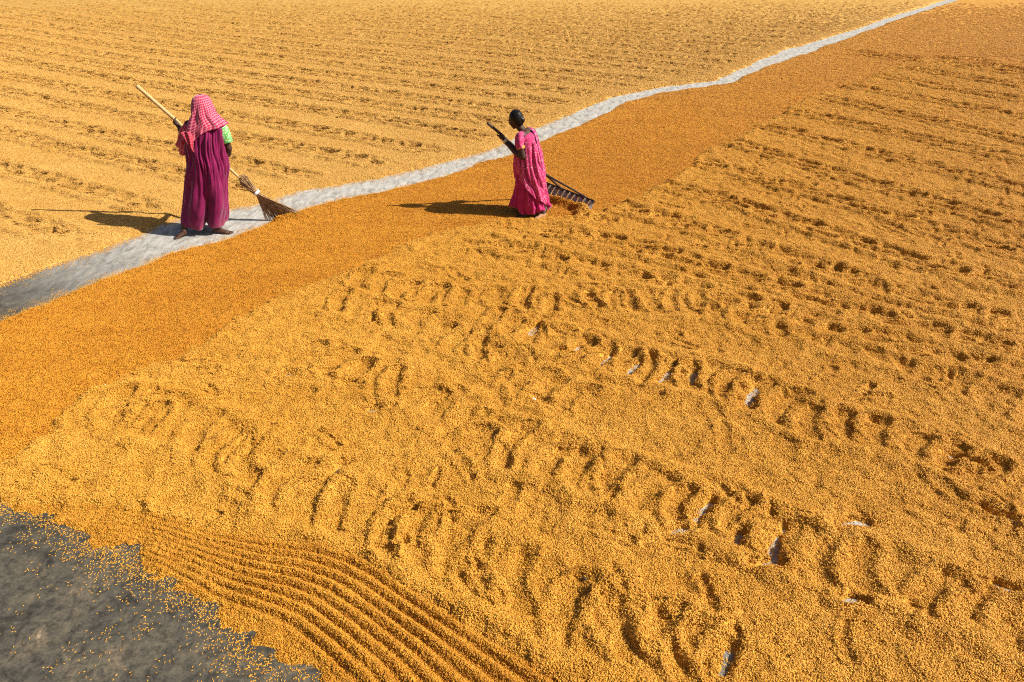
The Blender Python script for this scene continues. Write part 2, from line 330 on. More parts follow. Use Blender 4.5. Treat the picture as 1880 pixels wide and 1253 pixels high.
# trodden field trails
near_rows = [([(-0.3, 6.09), (0.1, 5.83), (0.34, 5.68), (0.6, 5.59), (0.78, 5.36), (1.03, 5.27), (1.28, 5.15), (1.48, 5.06), (1.7, 4.95), (1.9, 4.83), (2.1, 4.58), (2.3, 4.44), (2.54, 4.34), (2.76, 4.21), (2.97, 4.09), (3.11, 3.91), (3.35, 3.59)], 92),
    ([(-1.68, 6.91), (-0.98, 6.66), (-0.43, 6.48), (0.11, 6.42), (0.74, 6.4), (1.26, 6.38), (1.83, 6.33), (2.2, 6.14), (2.34, 5.93), (2.73, 5.78), (2.9, 5.59), (3.25, 5.4), (3.41, 5.15), (3.74, 4.79), (4.01, 4.34)], 100),
    ([(-1.79, 5.49), (-1.25, 5.15), (-0.78, 4.91), (-0.41, 4.54), (-0.16, 4.24), (0.08, 4.09), (0.26, 4.03), (0.48, 3.91), (0.69, 3.83), (0.87, 3.7), (1.03, 3.59), (1.24, 3.52), (1.39, 3.42), (1.6, 3.24), (1.9, 3.05), (2.15, 2.99), (2.3, 2.85), (2.51, 2.8), (2.73, 2.57)], 96),
    ([(-3.13, 4.76), (-2.7, 4.54), (-2.41, 4.4), (-2.17, 4.31), (-1.89, 4.03), (-1.68, 3.97), (-1.24, 3.59), (-1.06, 3.54), (-0.71, 3.31), (-0.48, 3.26), (-0.09, 3.01), (0.09, 2.89), (0.49, 2.62), (0.68, 2.57), (0.97, 2.35)], 112),
    ([(-1.69, 6.42), (-1.12, 6.09), (-0.69, 5.88), (-0.38, 5.59), (-0.09, 5.36), (0.26, 4.91), (0.58, 4.61)], 100),
    ([(-0.25, 7.84), (0.1, 7.64), (0.44, 7.44), (0.79, 7.24), (1.14, 7.04), (1.48, 6.83), (1.82, 6.61), (2.15, 6.39), (2.48, 6.17), (2.81, 5.94), (3.14, 5.72), (3.47, 5.49), (3.8, 5.27), (4.13, 5.04), (4.45, 4.81), (4.78, 4.57)], 100),
    ([(0.39, 8.34), (0.73, 8.13), (1.07, 7.92), (1.41, 7.7), (1.73, 7.46), (2.04, 7.22), (2.35, 6.96), (2.66, 6.71), (2.97, 6.45), (3.28, 6.2), (3.6, 5.96), (3.92, 5.72), (4.24, 5.48), (4.56, 5.25), (4.89, 5.01), (5.21, 4.78), (5.54, 4.55)], 100),
    ([(1.33, 9.09), (1.64, 8.84), (1.94, 8.57), (2.22, 8.29), (2.5, 8.0), (2.77, 7.71), (3.04, 7.41), (3.31, 7.12), (3.58, 6.83), (3.87, 6.55), (4.18, 6.29), (4.49, 6.04), (4.81, 5.81), (5.14, 5.58), (5.47, 5.36), (5.81, 5.14), (6.15, 4.92), (6.48, 4.71), (6.83, 4.5)], 100),
    ([(2.07, 9.96), (2.37, 9.69), (2.66, 9.41), (2.93, 9.12), (3.19, 8.82), (3.44, 8.51), (3.68, 8.19), (3.93, 7.87), (4.18, 7.56), (4.45, 7.26), (4.74, 6.98), (5.04, 6.72), (5.35, 6.48), (5.68, 6.24), (6.01, 6.03), (6.36, 5.82), (6.7, 5.62), (7.05, 5.42), (7.39, 5.21), (7.74, 5.01), (8.08, 4.8), (8.42, 4.59)], 100),
    ([(2.87, 10.98), (3.14, 10.69), (3.4, 10.38), (3.65, 10.07), (3.89, 9.75), (4.13, 9.43), (4.37, 9.12), (4.62, 8.8), (4.86, 8.48), (5.1, 8.16), (5.35, 7.85), (5.61, 7.55), (5.89, 7.26), (6.18, 6.98), (6.48, 6.72), (6.8, 6.47), (7.12, 6.24), (7.45, 6.01), (7.78, 5.78), (8.11, 5.56), (8.44, 5.34), (8.77, 5.11), (9.1, 4.88), (9.42, 4.65), (9.75, 4.41)], 100),
    ([(3.65, 12.09), (3.86, 11.75), (4.07, 11.42), (4.29, 11.08), (4.5, 10.74), (4.72, 10.41), (4.94, 10.07), (5.15, 9.73), (5.37, 9.4), (5.59, 9.06), (5.81, 8.73), (6.03, 8.39), (6.25, 8.06), (6.48, 7.74), (6.73, 7.42), (6.99, 7.12), (7.27, 6.83), (7.57, 6.56), (7.87, 6.3), (8.19, 6.06), (8.51, 5.82), (8.83, 5.58), (9.15, 5.35), (9.48, 5.11), (9.8, 4.88), (10.13, 4.64), (10.45, 4.41)], 100),
    ([(4.43, 13.26), (4.67, 12.94), (4.9, 12.61), (5.13, 12.28), (5.36, 11.96), (5.59, 11.63), (5.82, 11.3), (6.05, 10.98), (6.28, 10.65), (6.51, 10.32), (6.74, 9.99), (6.96, 9.66), (7.19, 9.33), (7.42, 9.0), (7.64, 8.67), (7.87, 8.34), (8.1, 8.01), (8.33, 7.69), (8.58, 7.38), (8.85, 7.08), (9.14, 6.8), (9.44, 6.54), (9.75, 6.29), (10.08, 6.06), (10.41, 5.84), (10.75, 5.63), (11.09, 5.42)], 100),
    ([(5.27, 14.37), (5.52, 14.05), (5.76, 13.73), (6.0, 13.42), (6.24, 13.1), (6.48, 12.78), (6.72, 12.46), (6.96, 12.14), (7.21, 11.82), (7.45, 11.5), (7.69, 11.18), (7.93, 10.86), (8.17, 10.55), (8.41, 10.23), (8.66, 9.91), (8.9, 9.59), (9.14, 9.27), (9.38, 8.95), (9.62, 8.63), (9.87, 8.32), (10.11, 8.0), (10.37, 7.69), (10.63, 7.39), (10.92, 7.11), (11.21, 6.84), (11.52, 6.59), (11.84, 6.34)], 100),
    ([(6.32, 15.56), (6.54, 15.22), (6.75, 14.88), (6.96, 14.54), (7.17, 14.2), (7.38, 13.86), (7.6, 13.52), (7.81, 13.18), (8.02, 12.84), (8.23, 12.51), (8.45, 12.17), (8.66, 11.83), (8.87, 11.49), (9.09, 11.15), (9.3, 10.82), (9.52, 10.48), (9.74, 10.14), (9.95, 9.81), (10.17, 9.47), (10.39, 9.14), (10.61, 8.8), (10.83, 8.47), (11.05, 8.13), (11.28, 7.81), (11.52, 7.49), (11.78, 7.18), (12.06, 6.89)], 100),
    ([(7.3, 16.64), (7.55, 16.32), (7.79, 16.0), (8.04, 15.69), (8.28, 15.37), (8.52, 15.05), (8.77, 14.73), (9.01, 14.42), (9.25, 14.1), (9.5, 13.78), (9.74, 13.46), (9.98, 13.15), (10.23, 12.83), (10.47, 12.51), (10.72, 12.2), (10.96, 11.88), (11.2, 11.56), (11.45, 11.24), (11.69, 10.93), (11.93, 10.61), (12.18, 10.29), (12.42, 9.97), (12.66, 9.66), (12.91, 9.34), (13.15, 9.02), (13.39, 8.71), (13.64, 8.39)], 100),
    ([(8.41, 17.86), (8.63, 17.53), (8.86, 17.19), (9.08, 16.86), (9.3, 16.53), (9.52, 16.2), (9.75, 15.87), (9.97, 15.53), (10.2, 15.2), (10.43, 14.87), (10.65, 14.54), (10.88, 14.22), (11.11, 13.89), (11.34, 13.56), (11.57, 13.23), (11.8, 12.9), (12.03, 12.58), (12.26, 12.25), (12.49, 11.92), (12.72, 11.6), (12.95, 11.27), (13.18, 10.94), (13.42, 10.62), (13.65, 10.29), (13.88, 9.97), (14.12, 9.64), (14.35, 9.32)], 100),
    ([(9.51, 18.89), (9.74, 18.56), (9.96, 18.23), (10.19, 17.9), (10.42, 17.57), (10.64, 17.24), (10.86, 16.9), (11.09, 16.57), (11.31, 16.24), (11.53, 15.91), (11.75, 15.57), (11.97, 15.24), (12.19, 14.9), (12.41, 14.57), (12.63, 14.23), (12.84, 13.9), (13.06, 13.56), (13.28, 13.22), (13.49, 12.89), (13.71, 12.55), (13.92, 12.21), (14.13, 11.87), (14.35, 11.54), (14.56, 11.2), (14.77, 10.86), (14.99, 10.52), (15.2, 10.18)], 100),
    ([(10.95, 19.11), (11.19, 18.79), (11.44, 18.47), (11.68, 18.16), (11.93, 17.84), (12.17, 17.53), (12.42, 17.21), (12.66, 16.89), (12.91, 16.58), (13.15, 16.26), (13.4, 15.95), (13.64, 15.63), (13.89, 15.31), (14.13, 15.0), (14.38, 14.68), (14.62, 14.36), (14.87, 14.05), (15.11, 13.73), (15.36, 13.42), (15.6, 13.1), (15.85, 12.78), (16.09, 12.47), (16.34, 12.15), (16.58, 11.84), (16.83, 11.52), (17.07, 11.2), (17.32, 10.89)], 100),
    ([(11.86, 18.6), (12.1, 18.28), (12.33, 17.96), (12.57, 17.64), (12.81, 17.32), (13.05, 17.0), (13.29, 16.68), (13.53, 16.36), (13.77, 16.04), (14.01, 15.71), (14.25, 15.39), (14.49, 15.07), (14.73, 14.75), (14.97, 14.43), (15.21, 14.11), (15.45, 13.79), (15.69, 13.47), (15.93, 13.15), (16.17, 12.83), (16.41, 12.51), (16.65, 12.2), (16.89, 11.88), (17.13, 11.56), (17.37, 11.24), (17.61, 10.92), (17.85, 10.6), (18.09, 10.28)], 100)]
for ri, (pts, aoff) in enumerate(near_rows):
    ladder = ri < 5
    if ladder:
        track(pts, MASK_NEAR, a_off=aoff, step=0.24 if ri == 0 else 0.265, L=0.50, W=0.066, depth={0: .025, 3: .016}.get(ri, .020), rim=0.021, jit=.7 if ri == 0 else 1.1, bow=.8 if ri == 0 else 1.3)
        berm(pts, MASK_NEAR, .28, .5); berm(pts, MASK_NEAR, -.28, .5)
    else:
        track(pts, MASK_NEAR, a_off=random.gauss(22, 8), step=0.36, L=0.56, W=0.066, depth=0.026, rim=0.024, zig=.07, jit=.8)
        berm(pts, MASK_NEAR, .21, 1.5); berm(pts, MASK_NEAR, -.19, 1.0)
# comb marks where the rake was turned, far right
for x0, y0, x1, y1 in [(9.14, 21.21, 10.31, 20.03), (10.9, 20.03, 11.81, 19.71)]:
    for i in range(9):
        stamp(x0 + (x1 - x0) * i / 8, y0 + (y1 - y0) * i / 8, math.atan2(y1 - y0, x1 - x0), .7, .30, .022, .012)
for (x, y, n, dx, dy) in [(9.27, 20.69, 16, 0.055, -0.0547), (11.72, 19.18, 12, 0.0503, -0.0776)]:
    for i in range(n):
        stamp(x + dx * i, y + dy * i, R(100), .8, .05, .045, .03)
# lone toe and heel dents
for _ in range(420):
    x = random.uniform(-4, 9); y = random.uniform(2, 12)
    stamp(x, y, R(random.choice((-35, 58))) + random.gauss(0, .35), random.uniform(.2, .42), random.uniform(.024, .042), random.uniform(.006, .016), .009, MASK_NEAR, random.gauss(0, .8))
dz = Z - Z_BASE                       # slumped husks keep hollows shallow and ridges low
lim = np.where(MASK_FAR > 0.01, 0.050, 0.036)
Z = Z_BASE + np.where(dz < 0, -lim * np.tanh(-dz / lim), 0.045 * np.tanh(dz / 0.045))
Z = np.where(MASK_NEAR > .6, np.maximum(Z, 0.006 + 0.004 * lump2), Z)
GOUGES = [(0.6, 5.59, 0.99), (0.79, 5.36, 0.99), (1.04, 5.27, 1.05), (1.28, 5.15, 1.05), (1.47, 5.08, 1.08), (1.9, 4.85, 1.08), (0.22, 5.93, 0.96), (-1.0, 4.63, 0.17), (1.04, 3.36, 0.17), (1.21, 3.52, 0.96), (1.46, 3.08, 0.09), (1.94, 2.83, 0.09), (2.76, 2.92, -0.44), (3.12, 3.46, -0.44), (1.61, 3.26, 1.05), (1.4, 3.33, 1.13), (3.15, 4.0, -0.87), (-1.17, 3.93, 1.22), (-0.67, 3.5, 0.7), (1.11, 2.5, 1.05), (2.83, 7.0, 0.17), (2.07, 3.4, 0.17), (-1.77, 5.15, 0.26)]
for x, y, a in GOUGES:
    for k in range(3):
        o_ = random.uniform(-.09, .09)
        stamp(x + o_ * math.cos(a) + random.gauss(0, .008), y + o_ * math.sin(a) + random.gauss(0, .008), a + random.gauss(0, .15), random.uniform(.14, .24), .034, .032, .002, MASK_NEAR)
# ridge of paddy pushed up by the rake, and the little pile under the broom
RAKE = [(0.46, 9.33), (0.97, 8.80)]
for i in range(34):
    t = i / 33
    x = RAKE[0][0] * (1 - t) + RAKE[1][0] * t; y = RAKE[0][1] * (1 - t) + RAKE[1][1] * t
    stamp(x + random.gauss(0, .012), y + random.gauss(0, .012), R(-45), .13, .055, -.017 * (1 if t < .9 else .6) * random.uniform(.7, 1.3), 0)
for i in range(7):
    stamp(-2.88 + .055 * i + random.gauss(0, .01), 8.60 + .012 * i + random.gauss(0, .02), 0, .12, .045, -.030, 0)
# footsteps of the woman with the rake
for dx, dy in ((.42, -.08), (.55, -.15), (.75, -.2), (.9, -.3)):
    stamp(.28 + dx, 8.85 + dy, R(20), .24, .05, .024, .015)
# no grain sheet pokes through the lane where it was swept clean
Z = np.where((d1 < -0.05) & (d2 < -0.05), -0.02, Z)
Z = np.maximum(Z, -0.03)

# ------------------------------------------------------------------ ground
me = bpy.data.meshes.new('yard')
S = 500.0
me.from_pydata([(-S, -S, 0), (S, -S, 0), (S, S, 0), (-S, S, 0)], [], [(0, 1, 2, 3)])
tag(link('yard_ground', me, M_CONC), 'bare grey concrete of the drying yard', 'ground', kind='structure')

# zones of the grain sheet
zone = np.where(D1 + 1e-6 > -0.5 * (D1 - D2 < 0) * 0 - 0.0, 0, 1)          # 0 far, 1 band
zone = np.where(D1 > -np.maximum(D2, -1e9) , zone, 1)
zone = np.where((D1 > 0) | ((D2 < 0) & (np.abs(D1) < np.abs(D2))), 0, 1)
zone = np.where((zone == 1) & (d3 > 0), 2, zone)
zone = np.where((zone == 2) & (D5 < 0.0), 3, zone)
ZN = {0: ('far_grain_layer', 'far', 'pale golden paddy spread with rows of foot trails beyond the swept lane'),
      1: ('smooth_grain_band', 'band', 'smooth orange band of freshly raked paddy beside the swept lane'),
      2: ('trodden_grain_layer', 'near', 'golden paddy layer in front, trodden with rungs of foot gouges'),
      3: ('furrowed_grain_strip', 'rake', 'curving furrowed strip of combed paddy along the bare concrete corner')}
V = np.stack([GX, GY, Z], -1).reshape(-1, 3).astype(np.float32)
idx = np.arange(NR * NC).reshape(NR, NC)
quads = np.stack([idx[:-1, :-1], idx[:-1, 1:], idx[1:, 1:], idx[1:, :-1]], -1).reshape(-1, 4)
qz = zone[:-1, :-1].reshape(-1)
zmax = np.maximum.reduce([Z[:-1, :-1], Z[:-1, 1:], Z[1:, 1:], Z[1:, :-1]]).reshape(-1)
SHEET = {}
for k, (nm, mk, lab) in ZN.items():
    f = quads[(qz == k) & (zmax > -0.012)]
    used, inv = np.unique(f, return_inverse=True)
    f = inv.reshape(-1, 4).astype(np.int32)
    me = bpy.data.meshes.new(nm)
    me.vertices.add(len(used)); me.vertices.foreach_set('co', V[used].ravel())
    me.loops.add(f.size); me.loops.foreach_set('vertex_index', f.ravel())
    me.polygons.add(len(f)); me.polygons.foreach_set('loop_start', np.arange(0, f.size, 4, dtype=np.int32))
    me.polygons.foreach_set('use_smooth', np.ones(len(f), dtype=bool))
    me.update(calc_edges=True)
    SHEET[k] = tag(link(nm, me, M_SHEET[mk]), lab, 'grain', kind='stuff')

# ------------------------------------------------------------------ single husks lying on the sheets
def husk_clump(name, mat, n, rad, hmax, tilt, seed, ln=0.0150, th=0.0035):
    r = random.Random(seed)
    vs_, fs, tone = [], [], []
    for _ in range(n):
        a = r.uniform(0, 6.283); d = rad * math.sqrt(r.random())
        c = Vector((d * math.cos(a), d * math.sin(a), r.uniform(0.0008, hmax)))
        L = ln * r.uniform(.8, 1.2); T = th * r.uniform(.85, 1.15)
        ax = Vector((1, 0, 0)); ax.rotate(Matrix.Rotation(r.gauss(0, tilt), 3, 'Y')); ax.rotate(Matrix.Rotation(r.uniform(0, 6.283), 3, 'Z'))
        s1 = ax.cross(Vector((0, 0, 1))).normalized(); s2 = ax.cross(s1)
        b = len(vs_); bend = r.uniform(-.0012, .0012)
        vs_.append(c - ax * L * .5)
        for q_ in (-.22, .22):
            for k in range(4):
                an = k * math.pi / 2 + .4
                vs_.append(c + ax * L * q_ + (s1 * math.cos(an) * 1.25 + s2 * math.sin(an) * .85) * T * .5 + s1 * bend)
        vs_.append(c + ax * L * .5)
        for k in range(4):
            k2 = (k + 1) % 4
            fs += [(b, b + 1 + k2, b + 1 + k), (b + 1 + k, b + 1 + k2, b + 5 + k2, b + 5 + k), (b + 9, b + 5 + k, b + 5 + k2)]
        tone += [min(1, max(0, r.gauss(.55, .30)))] * 10
    me = bpy.data.meshes.new(name); me.from_pydata([tuple(v) for v in vs_], [], fs)
    at = me.attributes.new('tone', 'FLOAT', 'POINT'); at.data.foreach_set('value', tone)
    me.polygons.foreach_set('use_smooth', [True] * len(me.polygons))
    me.materials.append(mat); me.update()
    return bpy.data.objects.new(name, me)

def sample(x, y, A=None):
    A = Z if A is None else A
    fi = np.interp(y, RY, np.arange(NR)); i = np.clip(fi.astype(int), 0, NR - 2); fy = fi - i
    def atr(r):
        fj = np.clip((x / HW[r] + 1) * .5 * (NC - 1), 0, NC - 1.001); j = fj.astype(int); fx = fj - j
        return A[r, j] * (1 - fx) + A[r, j + 1] * fx
    return atr(i) * (1 - fy) + atr(i + 1) * fy
def nearest(x, y, A):
    i = np.clip(np.rint(np.interp(y, RY, np.arange(NR))).astype(int), 0, NR - 1)
    j = np.clip(np.rint((x / HW[i] + 1) * .5 * (NC - 1)).astype(int), 0, NC - 1)
    return A[i, j]

def scatter(name, parent, x, y, z, nrm, protos, scale):
    n = len(x)
    col = bpy.data.collections.new(name + '_kinds')
    for o in protos: col.objects.link(o)
    spin = rng.random(n) * 6.283
    up = nrm / np.linalg.norm(nrm, axis=1)[:, None]
    t = np.stack([np.cos(spin), np.sin(spin), np.zeros(n)], 1)
    b = np.cross(up, t); b /= np.linalg.norm(b, axis=1)[:, None]; t = np.cross(b, up)
    eul = np.stack([np.arctan2(b[:, 2], up[:, 2]), np.arctan2(-t[:, 2], np.hypot(t[:, 0], t[:, 1])), np.arctan2(t[:, 1], t[:, 0])], 1)
    me = bpy.data.meshes.new(name)
    me.vertices.add(n); me.vertices.foreach_set('co', np.stack([x, y, z], 1).astype(np.float32).ravel())
    a = me.attributes.new('rot', 'FLOAT_VECTOR', 'POINT'); a.data.foreach_set('vector', eul.astype(np.float32).ravel())
    a = me.attributes.new('siz', 'FLOAT', 'POINT'); a.data.foreach_set('value', scale.astype(np.float32))
    a = me.attributes.new('pick', 'INT', 'POINT'); a.data.foreach_set('value', rng.integers(0, len(protos), n).astype(np.int32))
    me.update()
    o = link(name, me, None, parent); o['kind'] = 'stuff'
    ng = bpy.data.node_groups.new(name, 'GeometryNodeTree')
    ng.interface.new_socket('Geometry', in_out='INPUT', socket_type='NodeSocketGeometry')
    ng.interface.new_socket('Geometry', in_out='OUTPUT', socket_type='NodeSocketGeometry')
    N = ng.nodes; L = ng.links
    gi = N.new('NodeGroupInput'); go = N.new('NodeGroupOutput')
    iop = N.new('GeometryNodeInstanceOnPoints')
    ci = N.new('GeometryNodeCollectionInfo'); ci.inputs[0].default_value = col
    ci.inputs['Separate Children'].default_value = True; ci.inputs['Reset Children'].default_value = True
    def attr(nm, ty):
        nd = N.new('GeometryNodeInputNamedAttribute'); nd.data_type = ty; nd.inputs[0].default_value = nm
        return next(s for s in nd.outputs if s.enabled and s.name == 'Attribute')
    L.new(gi.outputs[0], iop.inputs['Points']); L.new(ci.outputs[0], iop.inputs['Instance'])
    iop.inputs['Pick Instance'].default_value = True
    L.new(attr('pick', 'INT'), iop.inputs['Instance Index'])
    L.new(attr('rot', 'FLOAT_VECTOR'), iop.inputs['Rotation'])
    L.new(attr('siz', 'FLOAT'), iop.inputs['Scale'])
    L.new(iop.outputs[0], go.inputs[0])
    md = o.modifiers.new('scatter', 'NODES'); md.node_group = ng
    return o

# husks are laid singly where they can be told apart, out to about 15 m
ys = []
xs = []
yv = 1.75
sc_ = []
while yv < 34.0:
    k = min(1.7, max(1.0, yv / 10.0)); sp = 0.031 * k
    keep = 1.0 - max(0.0, (yv - 13.0) / 21.0) ** .8
    hw = 0.62 * yv + 2.2
    n = int(2 * hw / sp)
    m = rng.random(n) < keep
    xs.append((-hw + (np.arange(n) + rng.random(n)) * sp)[m]); ys.append((yv + (rng.random(n) - .5) * sp)[m]); sc_.append(np.full(m.sum(), k))
    yv += sp
px = np.concatenate(xs); py = np.concatenate(ys); psc = np.concatenate(sc_); py = np.clip(py, 1.72, 40)
pz = sample(px, py); pzone = nearest(px, py, zone)
e = 0.012
nx = -(sample(px + e, py) - sample(px - e, py)) / (2 * e); ny = -(sample(px, py + e) - sample(px, py - e)) / (2 * e)
nrm = np.stack([nx, ny, np.ones_like(nx)], 1)
fx, fy = np.meshgrid(np.arange(-3.4, 1.6, .0145), np.arange(1.75, 3.9, .0145)); fx = fx.ravel() + rng.normal(0, .005, fx.size); fy = fy.ravel() + rng.normal(0, .005, fy.size)
m = (nearest(fx, fy, zone) == 3); fx, fy = fx[m], np.maximum(fy[m], 1.72)
m = pzone != 3
px = np.concatenate([px[m], fx]); py = np.concatenate([py[m], fy]); psc = np.concatenate([psc[m], np.ones(len(fx))])
pz = sample(px, py); pzone = nearest(px, py, zone)
e = 0.008
nx = -(sample(px + e, py) - sample(px - e, py)) / (2 * e); ny = -(sample(px, py + e) - sample(px, py - e)) / (2 * e)
nrm = np.stack([nx, ny, np.ones_like(nx)], 1)
for k, (nm, mk, lab) in ZN.items():
    m = (pzone == k) & (pz > 0.001) & (rng.random(len(px)) < 0.22 + pz / 0.016)
    rough = {0: .0060, 1: .0090, 2: .0075, 3: .0060}[k]; tilt = {0: .30, 1: .60, 2: .42, 3: .42}[k]
    protos = [husk_clump('husks_%s_%d' % (mk, i), M_GRAIN[mk], 12 if k == 3 else 50, .012 if k == 3 else .030, rough, tilt, 100 * k + i) for i in range(8)]
    scatter('loose_husks', SHEET[k], px[m], py[m], pz[m] - 0.001, nrm[m], protos, psc[m] * (0.9 + 0.25 * rng.random(m.sum())))
# strays on the bare concrete, thinning out away from the edge
n = 60000
tl = rng.random(8000); kk = np.clip((tl * (len(E1) - 10)).astype(int), 0, len(E1) - 2); ft = rng.random(8000)
PA, PB = np.array(E1), np.array(E2)
def along(Q): return Q[kk] * (1 - ft)[:, None] + Q[kk + 1] * ft[:, None] + rng.normal(0, .09, (8000, 2))
lane = np.concatenate([along(PA), along(PB)]); lane = lane[(lane[:, 1] > 4) & (lane[:, 1] < 15)]
sx = np.concatenate([rng.uniform(-11, 6, n), rng.uniform(-4.2, .2, 16000), lane[:, 0]]); sy = np.concatenate([rng.uniform(1.75, 14, n), rng.uniform(1.75, 4.2, 16000), lane[:, 1]]); gz = np.repeat(np.array([(x, y) for x, y, a in GOUGES]), 90, 0) + rng.normal(0, .07, (90 * len(GOUGES), 2))
sx = np.concatenate([sx, gz[:, 0]]); sy = np.concatenate([sy, np.maximum(gz[:, 1], 1.8)]); n = len(sx)
sz = sample(sx, sy)
edge = np.minimum.reduce([np.abs(sample(sx, sy, D4)), np.abs(sample(sx, sy, d1) - .03), np.abs(sample(sx, sy, d2) - .03)])
corner = sample(sx, sy, D4) < 0.05
prob = np.where(corner, 1.0 * np.exp(-edge / .065) + 0.013 * (1 + 3 * sample(sx, sy, nA).clip(0, 1)), 0.9 * np.exp(-edge / .035) + .02)
prob = np.where((sample(sx, sy, D3) > .1) & (sample(sx, sy, D4) > .1), 1.0, prob)
m = (sz < 0.004) & (rng.random(n) < prob)
few = [husk_clump('strays_%d' % i, M_GRAIN['near'], 5, .055, .0022, .06, 900 + i) for i in range(6)]
scatter('stray_husks', SHEET[3], sx[m], sy[m], np.zeros(m.sum()), np.tile([0., 0., 1.], (m.sum(), 1)), few, np.ones(m.sum()))

# ================================================================== people and tools
def new_bm(): return bmesh.new()
def frame_from(d):
    d = d.normalized(); h = Vector((0, 0, 1)) if abs(d.z) < .9 else Vector((1, 0, 0))
    a = d.cross(h).normalized(); return a, d.cross(a)
def tube(bm, pts, rad, seg=12, caps=True, flat=1.0):
    """tapered round tube through points with rounded ends"""
    pts = [Vector(p) for p in pts]
    if not hasattr(rad, '__len__'): rad = [rad] * len(pts)
    P_, R_ = list(pts), list(rad)
    if caps:
        d0 = (pts[0] - pts[1]).normalized(); d1_ = (pts[-1] - pts[-2]).normalized()
        P_ = [pts[0] + d0 * rad[0] * .85, pts[0] + d0 * rad[0] * .5] + P_ + [pts[-1] + d1_ * rad[-1] * .5, pts[-1] + d1_ * rad[-1] * .85]
        R_ = [rad[0] * .45, rad[0] * .85] + R_ + [rad[-1] * .85, rad[-1] * .45]
    rings = []; a = None
    for i, p in enumerate(P_):
        d = (P_[min(i + 1, len(P_) - 1)] - P_[max(i - 1, 0)]).normalized()
        if a is None: a, b = frame_from(d)
        else:
            a = (a - d * a.dot(d)).normalized(); b = d.cross(a)
        rings.append([bm.verts.new(p + (a * math.cos(2 * math.pi * k / seg) + b * math.sin(2 * math.pi * k / seg) * flat) * R_[i]) for k in range(seg)])
    for r0, r1 in zip(rings[:-1], rings[1:]):
        for k in range(seg): bm.faces.new((r0[k], r0[(k + 1) % seg], r1[(k + 1) % seg], r1[k]))
    bm.faces.new(rings[0][::-1]); bm.faces.new(rings[-1])
def ball(bm, c, r, rot=None):
    if not hasattr(r, '__len__'): r = (r, r, r)
    m = Matrix.Translation(Vector(c)) @ (rot.to_4x4() if rot else Matrix.Identity(4)) @ Matrix.Diagonal((*r, 1))
    bmesh.ops.create_uvsphere(bm, u_segments=18, v_segments=12, radius=1.0, matrix=m)
def mesh_of(bm, name, smooth=True):
    bmesh.ops.recalc_face_normals(bm, faces=bm.faces[:])
    me = bpy.data.meshes.new(name); bm.to_mesh(me); bm.free()
    if smooth: me.polygons.foreach_set('use_smooth', [True] * len(me.polygons))
    me.update(); return me
def fused(bm, name, voxel=0.006, it=3):
    """one continuous skin from overlapping limbs"""
    me = mesh_of(bm, name); tmp = bpy.data.objects.new(name + '_raw', me); C.objects.link(tmp)
    m = tmp.modifiers.new('r', 'REMESH'); m.mode = 'VOXEL'; m.voxel_size = voxel; m.use_smooth_shade = True
    s = tmp.modifiers.new('s', 'SMOOTH'); s.iterations = it; s.factor = .5
    dg = bpy.context.evaluated_depsgraph_get()
    out = bpy.data.meshes.new_from_object(tmp.evaluated_get(dg)); out.name = name
    bpy.data.objects.remove(tmp); bpy.data.meshes.remove(me)
    out.polygons.foreach_set('use_smooth', [True] * len(out.polygons))
    return out
def spline(tbl, z):
    """smooth interpolation of a table whose first column falls"""
    n = len(tbl)
    for i in range(n - 1):
        if z <= tbl[i][0] and z >= tbl[i + 1][0]:
            p0, p1, p2, p3 = tbl[max(i - 1, 0)], tbl[i], tbl[i + 1], tbl[min(i + 2, n - 1)]
            t = (p1[0] - z) / (p1[0] - p2[0])
            return [0.5 * (2 * b + (-a + c) * t + (2 * a - 5 * b + 4 * c - d) * t * t + (-a + 3 * b - 3 * c + d) * t ** 3) for a, b, c, d in zip(p0[1:], p1[1:], p2[1:], p3[1:])]
    return list(tbl[0][1:] if z > tbl[0][0] else tbl[-1][1:])
def cloth(name, tbl, fold, nz=90, nt=160, hem=None, top=None, thick=.003, cap=False, pw=2.3):
    """draped cloth: rings (z, cx, cy, a, b) with a fold function; hem(theta) gives the lowest z"""
    bm = bmesh.new(); uvl = bm.loops.layers.uv.new('UVMap')
    zt, zb = tbl[0][0], tbl[-1][0]; rings = []
    for i in range(nz + 1):
        ring = []
        for k in range(nt):
            th = 2 * math.pi * k / nt
            z1 = hem(th) if hem else zb; z0 = top(th) if top else zt
            v = i / nz; z = z0 + (z1 - z0) * v
            cx, cy, a, b = spline(tbl, z)
            ct, st = math.cos(th), math.sin(th)
            ex = (abs(ct) ** pw + abs(st) ** pw) ** (-1 / pw)
            f, dzz = fold(th, z, v)
            ring.append(bm.verts.new((cx + (a * ex + f) * ct, cy + (b * ex + f) * st, z + dzz)))
        rings.append(ring)
    for i in range(nz):
        for k in range(nt):
            k2 = (k + 1) % nt
            f = bm.faces.new((rings[i][k], rings[i + 1][k], rings[i + 1][k2], rings[i][k2]))
            for lp, (uu, vv) in zip(f.loops, ((k, i), (k, i + 1), (k + 1, i + 1), (k + 1, i))): lp[uvl].uv = (uu / nt, vv / nz)
    if cap: bm.faces.new(rings[0])
    me = bpy.data.meshes.new(name); bmesh.ops.recalc_face_normals(bm, faces=bm.faces[:]); bm.to_mesh(me); bm.free()
    me.polygons.foreach_set('use_smooth', [True] * len(me.polygons)); me.update()
    return me
def add_thick(o, t):
    m = o.modifiers.new('thickness', 'SOLIDIFY'); m.thickness = t; m.offset = -1
def nz3(x, y, z): return mnoise.noise(Vector((x, y, z)))
